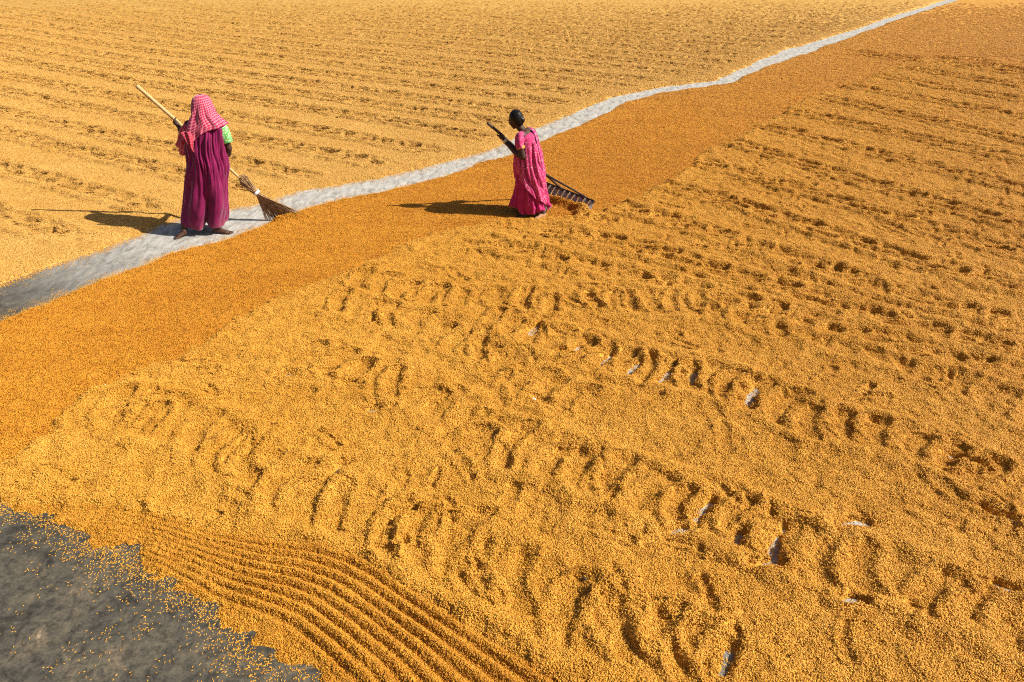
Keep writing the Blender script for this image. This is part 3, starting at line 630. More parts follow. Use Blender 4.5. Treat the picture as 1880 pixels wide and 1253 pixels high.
def tube_cloth(name, pts, rads, fold=.006, nfold=7, seg=40, sub=10, seed=0):
    """sleeve-like cloth tube with creases"""
    bm = bmesh.new(); uvl = bm.loops.layers.uv.new('UVMap')
    P_ = [Vector(p) for p in pts]; path, rr = [], []
    for i in range(len(P_) - 1):
        for j in range(sub):
            t = j / sub
            p0, p1, p2, p3 = P_[max(i - 1, 0)], P_[i], P_[i + 1], P_[min(i + 2, len(P_) - 1)]
            path.append(0.5 * (2 * p1 + (p2 - p0) * t + (2 * p0 - 5 * p1 + 4 * p2 - p3) * t * t + (3 * p1 - p0 - 3 * p2 + p3) * t ** 3))
            rr.append(rads[i] * (1 - t) + rads[i + 1] * t)
    path.append(P_[-1]); rr.append(rads[-1]); rings = []; a = None
    for i, p in enumerate(path):
        d = (path[min(i + 1, len(path) - 1)] - path[max(i - 1, 0)]).normalized()
        if a is None: a, b = frame_from(d)
        else: a = (a - d * a.dot(d)).normalized(); b = d.cross(a)
        ring = []
        for k in range(seg):
            th = 2 * math.pi * k / seg
            f = fold * (math.sin(nfold * th + 3 * nz3(i * .12, seed, 0)) * .6 + 1.6 * nz3(math.cos(th) * 1.5, math.sin(th) * 1.5 + seed, i * .22))
            ring.append(bm.verts.new(p + (a * math.cos(th) + b * math.sin(th)) * (rr[i] + f)))
        rings.append(ring)
    for i in range(len(rings) - 1):
        for k in range(seg):
            k2 = (k + 1) % seg
            f = bm.faces.new((rings[i][k], rings[i][k2], rings[i + 1][k2], rings[i + 1][k]))
            for lp, (uu, vv) in zip(f.loops, ((k, i), (k + 1, i), (k + 1, i + 1), (k, i + 1))): lp[uvl].uv = (uu / seg, vv / (len(rings) - 1))
    me = bpy.data.meshes.new(name); bmesh.ops.recalc_face_normals(bm, faces=bm.faces[:]); bm.to_mesh(me); bm.free()
    me.polygons.foreach_set('use_smooth', [True] * len(me.polygons)); me.update(); return me

def grip(bm, c, axis, wrist, Rh, flip=1):
    """a hand closed round a pole: palm, four unequal fingers, thumb"""
    c = Vector(c); ax = Vector(axis).normalized(); w = Vector(wrist) - c
    u = (w - ax * w.dot(ax)).normalized(); v = ax.cross(u) * flip
    pc = c + u * (Rh + .016)
    q_ = Matrix((ax, u, v)).transposed()
    ball(bm, pc, (.040, .018, .034), q_)
    tube(bm, [Vector(wrist), (Vector(wrist) + pc) * .5, pc], [.024, .025, .024], 12)
    for i, ln in enumerate((.86, 1.0, .95, .78)):
        o = ax * (i - 1.5) * .0195; pts = []
        for s in range(7):
            an = (-.25 + s / 6 * 3.5 * ln); r = Rh + .008 - .001 * s
            pts.append(c + o + u * math.cos(an) * r * (1.25 if s == 0 else 1) + v * math.sin(an) * (r + .003))
        tube(bm, pts, [.0098, .0098, .0095, .0088, .0084, .0078, .007], 8)
    pts = []
    for s in range(5):
        an = (-.5 - s / 4 * 1.7); r = Rh + .010
        pts.append(c - ax * (.034 + .012 * s / 4) + u * math.cos(an) * r * (1.4 if s == 0 else 1) + v * math.sin(an) * r)
    tube(bm, pts, [.012, .0115, .0105, .0095, .008], 8)
def foot(bm, heel, toe, ankle, lift=0.0, w=.036):
    """sole, arch and five toes; lift raises the heel"""
    h = Vector(heel); t = Vector(toe); d = t - h; L = d.length; d.normalize(); s = Vector((-d.y, d.x, 0)).normalized()
    up = Vector((0, 0, 1)); hl = h + up * lift
    b = h + d * L * .74
    tube(bm, [hl + d * .025 + up * .026, hl * .5 + (h + d * L * .4) * .5 + up * .032, b + up * .020], [.028, .030, .024], 12)
    tube(bm, [hl + d * .03 + up * .028, b + s * .018 + up * .018], [.026, .02], 10)
    tube(bm, [hl + d * .03 + up * .026, b - s * .018 + up * .016], [.026, .018], 10)
    tube(bm, [Vector(ankle), hl + d * .035 + up * .035], [.034, .032], 12)
    tube(bm, [Vector(ankle) + d * .01, b + up * .026 - d * .03], [.030, .018], 12)
    for i, (q_, ln, r) in enumerate(((.030, 1.0, .0125), (.013, 1.0, .0092), (-.002, .95, .0088), (-.016, .88, .0084), (-.029, .78, .0078))):
        tube(bm, [b + s * q_ * .8 + up * .014, b + s * q_ + d * L * .26 * ln + up * .010], [r + .003, r], 8)
def head(bm, c, face, upv, sc=1.0):
    c = Vector(c); f = Vector(face).normalized(); u = Vector(upv); u = (u - f * u.dot(f)).normalized(); s = f.cross(u)
    q_ = Matrix((s, f, u)).transposed()
    def P(x, y, z): return c + (s * x + f * y + u * z) * sc
    ball(bm, P(0, -.008, .025), (.074 * sc, .090 * sc, .088 * sc), q_)
    ball(bm, P(0, .028, -.045), (.054 * sc, .056 * sc, .060 * sc), q_)
    ball(bm, P(0, .062, -.088), (.022 * sc, .020 * sc, .018 * sc), q_)
    tube(bm, [P(0, .082, .012), P(0, .096, -.014), P(0, .100, -.028)], [.009 * sc, .012 * sc, .015 * sc], 8)
    for k in (-1, 1):
        ball(bm, P(k * .032, .066, .026), (.026 * sc, .016 * sc, .010 * sc), q_)
        ball(bm, P(k * .034, .070, .004), (.014 * sc, .012 * sc, .009 * sc), q_)
        ball(bm, P(k * .042, .052, -.030), (.022 * sc, .022 * sc, .018 * sc), q_)
        ball(bm, P(k * .076, -.008, -.008), (.008 * sc, .020 * sc, .032 * sc), q_)
    ball(bm, P(0, .080, -.054), (.024 * sc, .012 * sc, .008 * sc), q_)
    ball(bm, P(0, .076, -.068), (.020 * sc, .012 * sc, .008 * sc), q_)

# ---- materials
def mat_skin(name, col, sole=None):
    M = Mat(name); o = M.obj()
    n = M.noise(o, 14, 4, .6)
    c = M.mix(n, tuple(v * .75 for v in col), tuple(v * 1.3 for v in col))
    if sole: c = sole(M, c)
    M.bump(M.noise(o, 180, 3), .15, .002)
    return M.out(c, .55, .25)
def mat_cloth(name, colf, rough=.75, scale=420, sheen=.3):
    M = Mat(name); M.b.inputs['Sheen Weight'].default_value = sheen; M.b.inputs['Sheen Roughness'].default_value = .4
    c = colf(M); M.bump(M.noise(M.obj(), scale, 2), .2, .0015)
    return M.out(c, rough, .2)
def plain(a, b, sc=9):
    def f(M): return M.mix(M.ramp(M.noise(M.obj(), sc, 4, .6), [(.35, 0.0), (.65, 1.0)]), a, b)
    return f
def stripes(M, coord, period, width):
    """1 on thin lines of a given period"""
    fr_ = M.math('FRACT', M.math('MULTIPLY', coord, period))
    return M.math('LESS_THAN', fr_, width)
def check(a, b, nu, nv, wu=.38, wv=.38):
    def f(M):
        s = M.node('ShaderNodeSeparateXYZ'); M.link(M.uv(), s.inputs[0])
        l1 = stripes(M, s.outputs[0], nu, wu); l2 = stripes(M, s.outputs[1], nv, wv)
        t = M.math('ADD', M.math('MULTIPLY', l1, .5), M.math('MULTIPLY', l2, .5))
        return M.mix(t, a, b)
    return f
def blotch(a, b, scale, lo=.45, hi=.55):
    def f(M):
        v = M.node('ShaderNodeTexVoronoi'); v.inputs['Scale'].default_value = scale; M.link(M.obj(), v.inputs['Vector'])
        return M.mix(M.ramp(v.outputs['Distance'], [(lo, 1.0), (hi, 0.0)]), a, b)
    return f
def mat_wood(name, a, b, sc=(60, 60, 6)):
    M = Mat(name); mp = M.node('ShaderNodeMapping'); mp.inputs['Scale'].default_value = sc; M.link(M.obj(), mp.inputs[0])
    n = M.noise(mp.outputs[0], 1.0, 5, .65)
    M.bump(n, .4, .003)
    return M.out(M.mix(M.ramp(n, [(.35, 0.0), (.65, 1.0)]), a, b), .6, .3)

SKIN1 = mat_skin('dark_skin', (.070, .034, .022))
def pale_sole(M, c):
    at = M.node('ShaderNodeAttribute', attribute_name='sole'); return M.mix(at.outputs['Fac'], c, (.58, .33, .19))
SKIN2 = mat_skin('darker_skin', (.058, .027, .017), pale_sole)
def dusty(a, b, z0):
    base = plain(a, b)
    def f(M):
        c = base(M); s = M.node('ShaderNodeSeparateXYZ'); M.link(M.obj(), s.inputs[0])
        h = M.math('ADD', s.outputs[2], M.math('MULTIPLY', M.noise(M.obj(), 11, 4, .7), .22))
        return M.mix(M.ramp(h, [(z0, .16), (z0 + .14, 0.0)]), c, (.40, .22, .10))
    return f
SAREE1 = mat_cloth('plum_cotton', dusty((.150, .003, .050), (.215, .006, .076), .17))
SCARF = mat_cloth('checked_cotton', check((.40, .010, .060), (.66, .25, .31), 32, 15, .36, .36))
SCARF2 = mat_cloth('striped_cotton', check((.44, .012, .040), (.68, .27, .32), 16, 8, .22, .10))
GREEN = mat_cloth('green_print', blotch((.12, .42, .10), (.72, .85, .55), 70, .30, .42))
SAREE2 = mat_cloth('pink_print', blotch((.45, .034, .13), (.70, .28, .36), 42, .20, .34))
SKIRT2 = mat_cloth('crimson_cotton', plain((.33, .010, .085), (.42, .018, .12)))
BLOUSE2 = mat_cloth('pink_blouse_cotton', blotch((.50, .038, .145), (.72, .27, .36), 48, .14, .26))
GOLD = mat_cloth('gold_trim', plain((.62, .28, .04), (.75, .40, .08), 60))
PALLU = mat_cloth('printed_border', blotch((.62, .04, .20), (.30, .26, .28), 55, .35, .45))
HAIR = mat_cloth('black_hair', plain((.006, .005, .005), (.012, .010, .009), 40), .38, 300, .0)
BANGLE = mat_cloth('bangle_glass', plain((.75, .55, .30), (.85, .75, .60), 80), .25, 100, .0)
BAMBOO = mat_wood('bamboo_pole', (.44, .26, .10), (.60, .40, .18))
DARKWOOD = mat_wood('dark_worn_wood', (.045, .028, .018), (.085, .055, .036))
TWIG = mat_wood('dry_twigs', (.25, .135, .060), (.50, .32, .15), (30, 30, 30))
GREYWOOD = mat_wood('grey_weathered_wood', (.16, .15, .145), (.38, .36, .34), (25, 25, 60))
RAG = mat_cloth('white_rag', plain((.72, .71, .68), (.84, .83, .80), 30))

# ------------------------------------------------------------------ the sweeping woman
P1 = empty('person', (-3.68, 8.34, 0), 'woman in plum saree and checked pink headscarf sweeping with a long broom', 'person')
B0, B1 = Vector((-.533, .33, 1.60)), Vector((.500, .335, .455))
def b_at(t): return B0 + (B1 - B0) * t
bax = (B1 - B0).normalized()
bm = new_bm()
tube(bm, [(.21, 0, .74), (.215, 0, .84), (.235, .01, .98), (.255, .045, 1.12), (.26, .06, 1.22)], [.125, .130, .112, .130, .10], 20, flat=.72)
tube(bm, [(.09, .06, 1.21), (.26, .06, 1.24), (.42, .06, 1.20)], [.052, .07, .052], 14)
tube(bm, [(.26, .06, 1.22), (.25, .10, 1.33)], [.052, .047], 14)
head(bm, (.237, .125, 1.425), (-.12, .85, -.42), (0, .35, 1))
for hip, knee, ank in (((.13, 0, .76), (-.01, .05, .42), (-.165, -.135, .085)), ((.30, 0, .76), (.25, .05, .42), (.170, -.05, .085))):
    m_ = Vector(knee) * .45 + Vector(ank) * .55 + Vector((0, -.02, .03))
    tube(bm, [hip, knee], [.085, .056], 16); tube(bm, [knee, m_, ank], [.054, .050, .031], 16)
foot(bm, (-.130, -.145, 0), (-.255, -.235, 0), (-.165, -.135, .085), .03)
foot(bm, (.135, -.055, 0), (.360, -.085, 0), (.170, -.05, .085))
lh = b_at(.345); rh = b_at(.745)
lw = lh + Vector((.035, -.055, -.045)); rw = rh + Vector((.065, -.06, .05))
tube(bm, [(.09, .06, 1.21), (-.03, .09, .985)], [.050, .040], 14); tube(bm, [(-.03, .09, .985), (-.09, .19, 1.06), lw], [.040, .037, .025], 14)
tube(bm, [(.42, .06, 1.20), (.452, .085, .975)], [.050, .038], 14); tube(bm, [(.452, .085, .975), (.40, .17, .885), rw], [.038, .036, .025], 14)
grip(bm, lh, bax, lw, .019, 1); grip(bm, rh, bax, rw, .016, 1)
link('body', fused(bm, 'sweeper_body'), SKIN1, P1)

tblS = [(1.262, .262, .055, .175, .095), (1.20, .262, .045, .193, .125), (1.10, .245, .03, .195, .140), (.97, .222, .015, .200, .150), (.82, .213, .005, .205, .165),
        (.65, .165, .0, .225, .178), (.48, .120, .0, .240, .188), (.30, .078, .0, .252, .195), (.13, .040, .0, .255, .195), (.04, .03, .0, .252, .19)]
def hemS(th):
    d = (th - R(287) + math.pi) % (2 * math.pi) - math.pi                 # the parting between the legs, seen from behind
    return .095 + .06 * math.exp(-(d / .16) ** 2) + .014 * math.sin(2 * th + 1) + .010 * math.sin(5 * th)
def foldS(th, z, v):
    d = (th - R(287) - .35 * (z - .1) + math.pi) % (2 * math.pi) - math.pi
    low = max(0, 1 - z / .62)
    f = -.17 * low ** 0.9 * math.exp(-(d / (.20 - .04 * low)) ** 2)
    ph = 2.2 * nz3(math.cos(th) * 1.2, math.sin(th) * 1.2, z * 1.1) + 1.6 * nz3(th * .9, 3.3, z * .5)
    up = min(1, max(0, (1.30 - z) / .18))
    hi = min(1, max(0, (z - .25) / .5))
    cr = abs(math.sin(8.5 * th + ph * 2.6)); cr2 = abs(math.sin(15 * th + ph * 3.4 + 1.3 + z))
    f += up * (.020 * (cr ** .7 - .6) * (.45 + .55 * hi) + .013 * (cr2 ** .7 - .6) * hi + .008 * math.sin(5 * th + ph * 2 + 1.1) + .004 * math.sin(37 * th + ph * 5) * hi)
    f += .030 * nz3(math.cos(th) * 1.9, math.sin(th) * 1.9 + 7, z * 2.6) + .010 * nz3(th * 3, 1.7, z * 7 + th * 2)
    return f, 0.0
o = link('saree', cloth('sweeper_saree', tblS, foldS, 110, 220, hemS), SAREE1, P1); add_thick(o, .004)

# hood of the scarf over head and shoulders, one end down over the left arm
tblH = [(1.560, .235, .12, .02, .02), (1.552, .236, .12, .050, .055), (1.53, .237, .118, .082, .092), (1.48, .238, .112, .106, .115), (1.42, .242, .100, .120, .124), (1.36, .246, .085, .127, .128),
        (1.30, .255, .068, .175, .130), (1.255, .268, .055, .220, .137), (1.20, .250, .045, .222, .150), (1.10, .235, .035, .222, .165), (1.0, .22, .02, .225, .17)]
def hemH(th):
    c = math.cos(th); s = math.sin(th)
    z = 1.195 + .055 * c
    if s < 0: z -= .080 * math.exp(-((c + .55) / .50) ** 2) * min(1, -2 * s)
    if s > .55: z = max(z, 1.235 + .12 * (s - .55))                        # open at the face
    return z
def foldH(th, z, v):
    lo = min(1, max(0, (1.5 - z) / .15))
    f = lo * (.006 * math.sin(11 * th + 5 * nz3(math.cos(th), math.sin(th), z * 3)) + .020 * nz3(math.cos(th) * 2, math.sin(th) * 2 + 4, z * 5) + .010 * nz3(math.cos(th) * 5, math.sin(th) * 5 + 4, z * 14))
    return f, 0.0
o = link('headscarf', cloth('sweeper_scarf', tblH, foldH, 60, 150, hemH), SCARF, P1); add_thick(o, .003)
sl = tube_cloth('scarf_end', [(.115, .045, 1.235), (.055, .06, 1.15), (-.005, .075, 1.05), (-.045, .105, .975), (-.065, .165, 1.03), (-.09, .215, 1.085)], [.085, .096, .100, .096, .070, .046], .013, 5, 44, 8, 3)
o = link('scarf_end', sl, SCARF2, P1); add_thick(o, .003)
# the tail of the scarf hangs as a pointed fold behind the left arm
bm = new_bm(); uvl = bm.loops.layers.uv.new('UVMap'); gr = []
for i in range(15):
    v = i / 14; row = []
    for j in range(9):
        u = j / 8 - .5
        w_ = .10 * (1 - v) ** .9 + .006
        row.append(bm.verts.new((.085 + .07 * v + u * w_ + .01 * math.sin(6 * v), -.098 - .040 * math.sin(v * 2.4) - .014 * math.sin(9 * u + 2 * v), 1.21 - .235 * v - .02 * abs(u))))
    gr.append(row)
for i in range(14):
    for j in range(8):
        f = bm.faces.new((gr[i][j], gr[i + 1][j], gr[i + 1][j + 1], gr[i][j + 1]))
        for lp, (a_, b_) in zip(f.loops, ((j, i), (j, i + 1), (j + 1, i + 1), (j + 1, i))): lp[uvl].uv = (a_ / 8 * .5, b_ / 14)
o = link('scarf_tail', mesh_of(bm, 'scarf_tail'), SCARF2, P1); add_thick(o, .003)
o = link('blouse_sleeve', tube_cloth('green_sleeve', [(.418, .05, 1.215), (.442, .055, 1.15), (.458, .065, 1.050)], [.068, .066, .060], .004, 5, 32, 8, 8), GREEN, P1); add_thick(o, .003)
o['label'] = 'short green printed sleeve on the right arm'

# broom
BR = empty('broom', (-3.68, 8.34, 0), 'long bamboo broom with brown twig head held by the plum-saree woman', 'broom')
bm = new_bm(); pts, rad = [], []
for i in range(29):
    t = i / 28; pts.append(b_at(t) + Vector((0, 0, .010 * math.sin(t * 3.1)))); rad.append(.0235 - .0095 * t + (.0016 if i % 7 == 0 else 0))
tube(bm, pts, rad, 14); link('handle', mesh_of(bm, 'broom_handle'), BAMBOO, BR)
bm = new_bm(); rr_ = random.Random(4)
top = b_at(.955); tie = Vector((.592, .335, .362)); tip = Vector((.885, .350, .015)); dd = (tip - tie).normalized()
sa, sb = frame_from(dd)
for i in range(330):
    a_ = rr_.uniform(0, 6.283); rd = math.sqrt(rr_.random())
    k0 = (sa * math.cos(a_) + sb * math.sin(a_)) * rd
    flat_ = Vector((.88, .12, .26)) * (math.cos(a_) * rd * .26)
    e_ = tip + flat_ + k0 * .045 + dd * rr_.uniform(-.10, .03); e_.z = max(.006, e_.z)
    s_ = top + k0 * .044 + Vector((rr_.gauss(0, .012), rr_.gauss(0, .012), rr_.gauss(.02, .03)))
    m1 = tie + k0 * .032; m2 = tie * .5 + e_ * .5 + k0 * .02 + Vector((rr_.gauss(0, .006), rr_.gauss(0, .006), rr_.gauss(0, .006)))
    tube(bm, [s_, m1, m2, e_], [.0030, .0034, .0027, .0013], 4, caps=False)
o = link('bristles', mesh_of(bm, 'broom_bristles'), TWIG, BR); o['kind'] = 'stuff'
bm = new_bm()
for k in range(3): tube(bm, [tie + dd * (.010 * k - .012) + (sa * math.cos(q_ * .42) + sb * math.sin(q_ * .42)) * .037 for q_ in range(16)], .0070, 6)
link('binding', mesh_of(bm, 'broom_binding'), RAG, BR)
bm = new_bm()
for k in range(3): tube(bm, [top + dd * (.012 * k - .008) + (sa * math.cos(q_ * .42) + sb * math.sin(q_ * .42)) * .045 for q_ in range(16)], .005, 6)
link('cord', mesh_of(bm, 'broom_cord'), TWIG, BR)

# ------------------------------------------------------------------ the raking woman
P2 = empty('person', (.28, 8.85, .012), 'bareheaded black-haired woman in pink saree dragging a wooden rake', 'person')
K0, K1 = Vector((-.565, .06, 1.115)), Vector((.370, .52, .165))
def k_at(t): return K0 + (K1 - K0) * t
kax = (K1 - K0).normalized()
bm = new_bm()
tube(bm, [(-.06, .02, .60), (-.065, .02, .70), (-.085, .02, .82), (-.105, .02, .93), (-.12, .025, 1.0)], [.115, .118, .098, .112, .082], 20, flat=.9)
tube(bm, [(-.195, -.085, .985), (-.12, .025, 1.015), (-.04, .135, .985)], [.046, .06, .046], 14)
tube(bm, [(-.125, .02, 1.0), (-.165, .03, 1.06), (-.20, .04, 1.10)], [.055, .045, .043], 14)
head(bm, (-.238, .05, 1.165), (-.78, .45, -.32), (-.35, .1, 1), .92)
foot(bm, (-.065, -.09, .0), (-.265, -.13, .0), (-.105, -.085, .085))
foot(bm, (.140, -.135, .0), (-.030, -.190, .0), (.130, -.10, .13), .050)
for hip, knee, ank in (((-.08, .06, .62), (-.11, .0, .36), (-.105, -.085, .085)), ((-.04, -.04, .62), (-.01, -.05, .36), (.130, -.10, .13))):
    m_ = Vector(knee) * .45 + Vector(ank) * .55 + Vector((.02, 0, .03))
    tube(bm, [hip, knee], [.078, .052], 16); tube(bm, [knee, m_, ank], [.050, .046, .029], 16)
lh = k_at(.165); rh = k_at(.40)
lw = lh + Vector((.045, -.055, -.045)); rw = rh + Vector((.05, .05, .055))
tube(bm, [(-.195, -.085, .985), (-.150, -.150, .785)], [.050, .043], 14); tube(bm, [(-.150, -.150, .785), (-.225, -.09, .815), lw], [.044, .042, .027], 14)
tube(bm, [(-.04, .135, .985), (.02, .27, .80)], [.044, .035], 14); tube(bm, [(.02, .27, .80), (-.06, .31, .75), rw], [.035, .032, .022], 14)
grip(bm, lh, kax, lw, .017, -1); grip(bm, rh, kax, rw, .017, 1)
me = fused(bm, 'raker_body')
at = me.attributes.new('sole', 'FLOAT', 'POINT')
co = np.empty(len(me.vertices) * 3, np.float32); me.vertices.foreach_get('co', co); co = co.reshape(-1, 3)
no = np.empty(len(me.vertices) * 3, np.float32); me.vertex_normals.foreach_get('vector', no); no = no.reshape(-1, 3)
sole = ((co[:, 2] < .085) & (co[:, 0] > -.06) & (co[:, 1] < -.10) & ((no[:, 1] < -.15) | (no[:, 2] < -.3))).astype(np.float32)
at.data.foreach_set('value', sole)
link('body', me, SKIN2, P2)
# hair and bun
bm = new_bm(); f_ = Vector((-.78, .45, -.32)).normalized(); hc = Vector((-.238, .05, 1.165))
u_ = Vector((-.35, .1, 1)); u_ = (u_ - f_ * u_.dot(f_)).normalized(); s_ = f_.cross(u_); q_ = Matrix((s_, f_, u_)).transposed()
ball(bm, hc - f_ * .020 + u_ * .030, (.078, .086, .088), q_)
ball(bm, hc - f_ * .050 + u_ * -.012, (.066, .050, .070), q_)
ball(bm, hc - f_ * .084 + u_ * -.016, (.038, .036, .040), q_)
me = fused(bm, 'raker_hair', .005, 4)
for v in me.vertices:
    v.co += v.co.normalized() * .004 * nz3(*(v.co * 45))
link('hair', me, HAIR, P2)
# blouse
o = link('blouse', tube_cloth('pink_blouse_body', [(-.085, .02, .80), (-.105, .02, .90), (-.118, .022, .98), (-.125, .022, 1.02)], [.128, .138, .118, .072], .004, 5, 48, 10, 2), BLOUSE2, P2)
o = link('blouse_sleeve', tube_cloth('pink_sleeve_near', [(-.150, -.030, 1.022), (-.182, -.070, 1.008), (-.192, -.100, .955), (-.168, -.128, .872)], [.030, .050, .057, .052], .004, 5, 32, 8, 5), BLOUSE2, P2); add_thick(o, .003)
band = link('sleeve_band', tube_cloth('gold_band_near', [(-.176, -.117, .900), (-.168, -.128, .868)], [.0545, .0535], .002, 5, 32, 4, 5), GOLD, o); add_thick(band, .003)
o = link('blouse_sleeve', tube_cloth('pink_sleeve_far', [(-.045, .125, 1.0), (-.03, .16, .94), (-.01, .20, .89)], [.054, .054, .050], .004, 5, 32, 8, 6), BLOUSE2, P2); add_thick(o, .003)
# saree: wrap over the blouse and skirt down to the feet
tblK = [(.640, -.070, .02, .160, .160), (.56, -.066, .015, .160, .165), (.47, -.060, .0, .160, .165), (.34, -.052, -.005, .172, .165), (.20, -.040, -.01, .196, .160), (.12, -.034, -.012, .200, .150), (.03, -.03, -.015, .175, .135)]
def hemK(th):
    c = math.cos(th); s = math.sin(th)
    return .070 + .052 * max(0, c) ** 2 + .060 * max(0, -c) ** 8 + .012 * math.sin(4 * th) + .02 * math.exp(-((th - R(318)) / .3) ** 2)
def foldK(th, z, v):
    lo = max(0, 1 - z / .45)
    tw = th * 10 + 7 * z * (1 + math.cos(th)) + 3 * nz3(math.cos(th) * 1.5, math.sin(th) * 1.5, z * 3)
    f = (.009 + .014 * lo) * (abs(math.sin(tw * .5)) ** .7 * 2 - 1.2) + .007 * math.sin(19 * th - 9 * z) + .022 * nz3(math.cos(th) * 2, math.sin(th) * 2 + 2, z * 3.5)
    d = (th - R(180) + math.pi) % (2 * math.pi) - math.pi
    f += .145 * lo ** 1.5 * math.exp(-(d / .22) ** 2)                        # front pleats swing out
    d = (th - R(325) + math.pi) % (2 * math.pi) - math.pi
    f += .032 * math.exp(-((z - .13) / .065) ** 2) * math.exp(-(d / .62) ** 2) * (1 + .5 * math.sin(60 * z + 6 * th))   # hem bunched at the back
    f -= .02 * math.exp(-((z - .045) / .03) ** 2) * math.exp(-(d / .7) ** 2)
    return f, 0.0
o = link('saree_skirt', cloth('raker_skirt', tblK, foldK, 100, 200, hemK), SKIRT2, P2); add_thick(o, .004)
tblW = [(1.03, -.10, .03, .100, .110), (1.0, -.100, .025, .118, .135), (.95, -.103, .018, .134, .152), (.87, -.094, .01, .142, .158), (.74, -.082, .006, .160, .168), (.61, -.070, .004, .173, .178), (.47, -.056, -.002, .174, .176), (.33, -.046, -.006, .182, .172), (.24, -.035, -.006, .195, .168), (.10, -.03, -.006, .20, .16)]
def hemW(th):
    c = math.cos(th); s = math.sin(th)
    # the wrap runs from under the near arm down to the heels behind
    return .36 - .24 * max(0, c) ** .8 * (1 if s < .2 else .6) + .16 * max(0, -c) + .02 * math.sin(5 * th)
def topW(th):
    c = math.cos(th); s = math.sin(th)
    return .985 + .03 * s - .03 * max(0, -c) - .05 * math.exp(-(((th - R(330) + math.pi) % (2 * math.pi) - math.pi) / .5) ** 2)
def foldW(th, z, v):
    ph = 2.0 * nz3(math.cos(th) * 1.4, math.sin(th) * 1.4, z * 2)
    up = min(1, max(.25, (1.0 - z) / .25))
    f = up * (.017 * (abs(math.sin(4.5 * th + 3.0 * z + 1.6 * ph)) ** .7 * 2 - 1.2) + .0065 * math.sin(17 * th + 8 * z + 3 * ph)) + .014 * nz3(math.cos(th) * 2.3, math.sin(th) * 2.3 + 5, z * 3)
    return f + .006, 0.0
o = link('saree', cloth('raker_saree', tblW, foldW, 100, 200, hemW, topW), SAREE2, P2); add_thick(o, .004)
# the free end over the far shoulder, hanging down the back
bm = new_bm(); gr = []
path = [Vector(p) for p in ((-.13, .17, .93), (-.10, .15, 1.025), (-.045, .09, 1.055), (-.005, .03, 1.015), (.022, .0, .93), (.050, -.02, .82), (.078, -.025, .70), (.098, -.03, .58))]
for i in range(43):
    t = i / 42 * (len(path) - 1); k = min(int(t), len(path) - 2); t -= k
    p0, p1, p2_, p3 = path[max(k - 1, 0)], path[k], path[k + 1], path[min(k + 2, len(path) - 1)]
    c_ = 0.5 * (2 * p1 + (p2_ - p0) * t + (2 * p0 - 5 * p1 + 4 * p2_ - p3) * t * t + (3 * p1 - p0 - 3 * p2_ + p3) * t ** 3)
    w_ = .045 + .035 * (i / 42) ; row = []
    for j in range(15):
        u = j / 14 - .5
        row.append(bm.verts.new(c_ + Vector((-.15, 1.0, .05)) * (u * 2 * w_) + Vector((1, .1, .25)) * (.009 * math.sin(u * 19 + i * .12) - .10 * u * u * (i / 42))))
    gr.append(row)
for i in range(42):
    for j in range(14): bm.faces.new((gr[i][j], gr[i + 1][j], gr[i + 1][j + 1], gr[i][j + 1]))
o = link('saree_end', mesh_of(bm, 'saree_end'), PALLU, P2); add_thick(o, .003)
# bangles and toe-side anklet
wd = (lw - Vector((-.225, -.09, .815))).normalized(); wa, wb = frame_from(wd)
for k in range(3):
    bm = new_bm(); c_ = lw - wd * (.012 + .013 * k)
    ring = [c_ + (wa * math.cos(2 * math.pi * i / 20) + wb * math.sin(2 * math.pi * i / 20)) * .031 for i in range(21)]
    tube(bm, ring, .0045, 8, caps=False); link('bangle', mesh_of(bm, 'bangle'), BANGLE, P2)

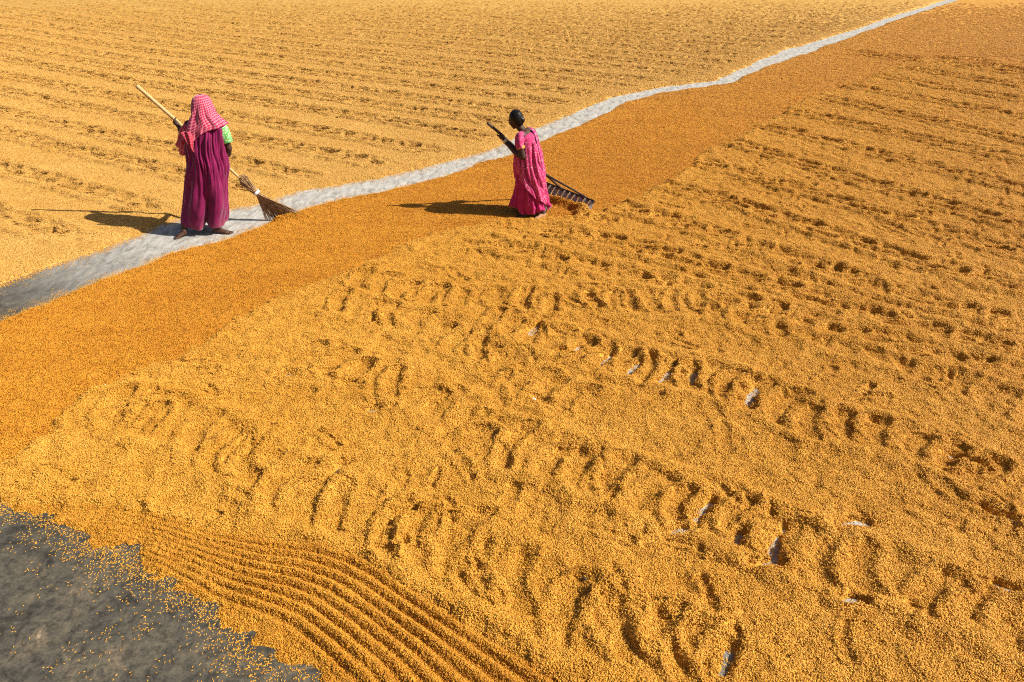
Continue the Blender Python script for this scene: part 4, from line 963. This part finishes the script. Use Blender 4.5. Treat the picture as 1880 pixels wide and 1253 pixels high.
# rake
RK = empty('rake', (.28, 8.85, .02), 'wooden rake with grey slatted head dragged behind the pink-saree woman', 'rake')
bm = new_bm(); tube(bm, [k_at(i / 12) + Vector((0, 0, .006 * math.sin(i))) for i in range(13)], [.0185 - .003 * i / 12 for i in range(13)], 12)
link('handle', mesh_of(bm, 'rake_handle'), DARKWOOD, RK)
hc = Vector((.370, .52, .150)); hd = Vector((.62, -.785, 0)).normalized(); hn = Vector((-.785, -.62, 0)).normalized()
def box(bm, c, ax, ay, az, sx, sy, sz, taper=1.0, bev=.003):
    c = Vector(c); vv = []
    for k in (-1, 1):
        for (i, j) in ((-1, -1), (1, -1), (1, 1), (-1, 1)):
            f = taper if k < 0 else 1
            vv.append(bm.verts.new(c + ax * (i * sx * .5 * f) + ay * (j * sy * .5 * f) + az * (k * sz * .5)))
    fs = [(3, 2, 1, 0), (4, 5, 6, 7), (0, 1, 5, 4), (1, 2, 6, 5), (2, 3, 7, 6), (3, 0, 4, 7)]
    new = [bm.faces.new([vv[i] for i in f]) for f in fs]
    ed = list({e for f in new for e in f.edges})
    bmesh.ops.bevel(bm, geom=ed, offset=bev, segments=1, affect='EDGES')
tz = (Vector((0, 0, 1)) + hn * -.55).normalized(); ty = tz.cross(hd).normalized()
bm = new_bm(); box(bm, hc + tz * .004, hd, ty, tz, 1.22, .034, .034); link('head_bar', mesh_of(bm, 'rake_bar', False), DARKWOOD, RK)
for i in range(13):
    bm = new_bm(); k = (i - 6) * .095
    yaw = Matrix.Rotation(.75 + random.gauss(0, .07), 3, tz)
    box(bm, hc + hd * k - tz * (.066 + random.gauss(0, .003)) - ty * .004, yaw @ hd, yaw @ ty, tz, .064, .024, .132, .90, .002)
    link('tooth', mesh_of(bm, 'rake_tooth', False), GREYWOOD, RK)
for s_ in (-1, 1):
    bm = new_bm(); tube(bm, [k_at(.78), hc + hd * (.42 * s_) + tz * .024], [.014, .012], 10)
    link('brace', mesh_of(bm, 'rake_brace'), DARKWOOD, RK)

# ------------------------------------------------------------------ litter on the grain
def scrap(name, x, y, size, mat, label, cat, flat=.25, seed=1):
    bm = bmesh.new(); bmesh.ops.create_icosphere(bm, subdivisions=2, radius=size)
    for v in bm.verts:
        k = 1 + .55 * mnoise.noise(v.co / size * 1.3 + Vector((seed, 0, 0)))
        v.co = Vector((v.co.x * k * 1.4, v.co.y * k, v.co.z * k * flat))
    zz = float(sample(np.array([x]), np.array([y]))[0])
    o = link(name, mesh_of(bm, name, False), mat); o.location = (x, y, zz + size * flat * .6 + .007); o.rotation_euler = (.15, .1, seed)
    return tag(o, label, cat)
scrap('paper_scrap', .17, 4.74, .015, RAG, 'tiny crumpled white scrap lying on the trodden paddy', 'litter', .5, 2)
scrap('pebble', .41, 2.95, .012, DARKWOOD, 'small dark pebble half sunk in the front paddy', 'pebble', .8, 5)
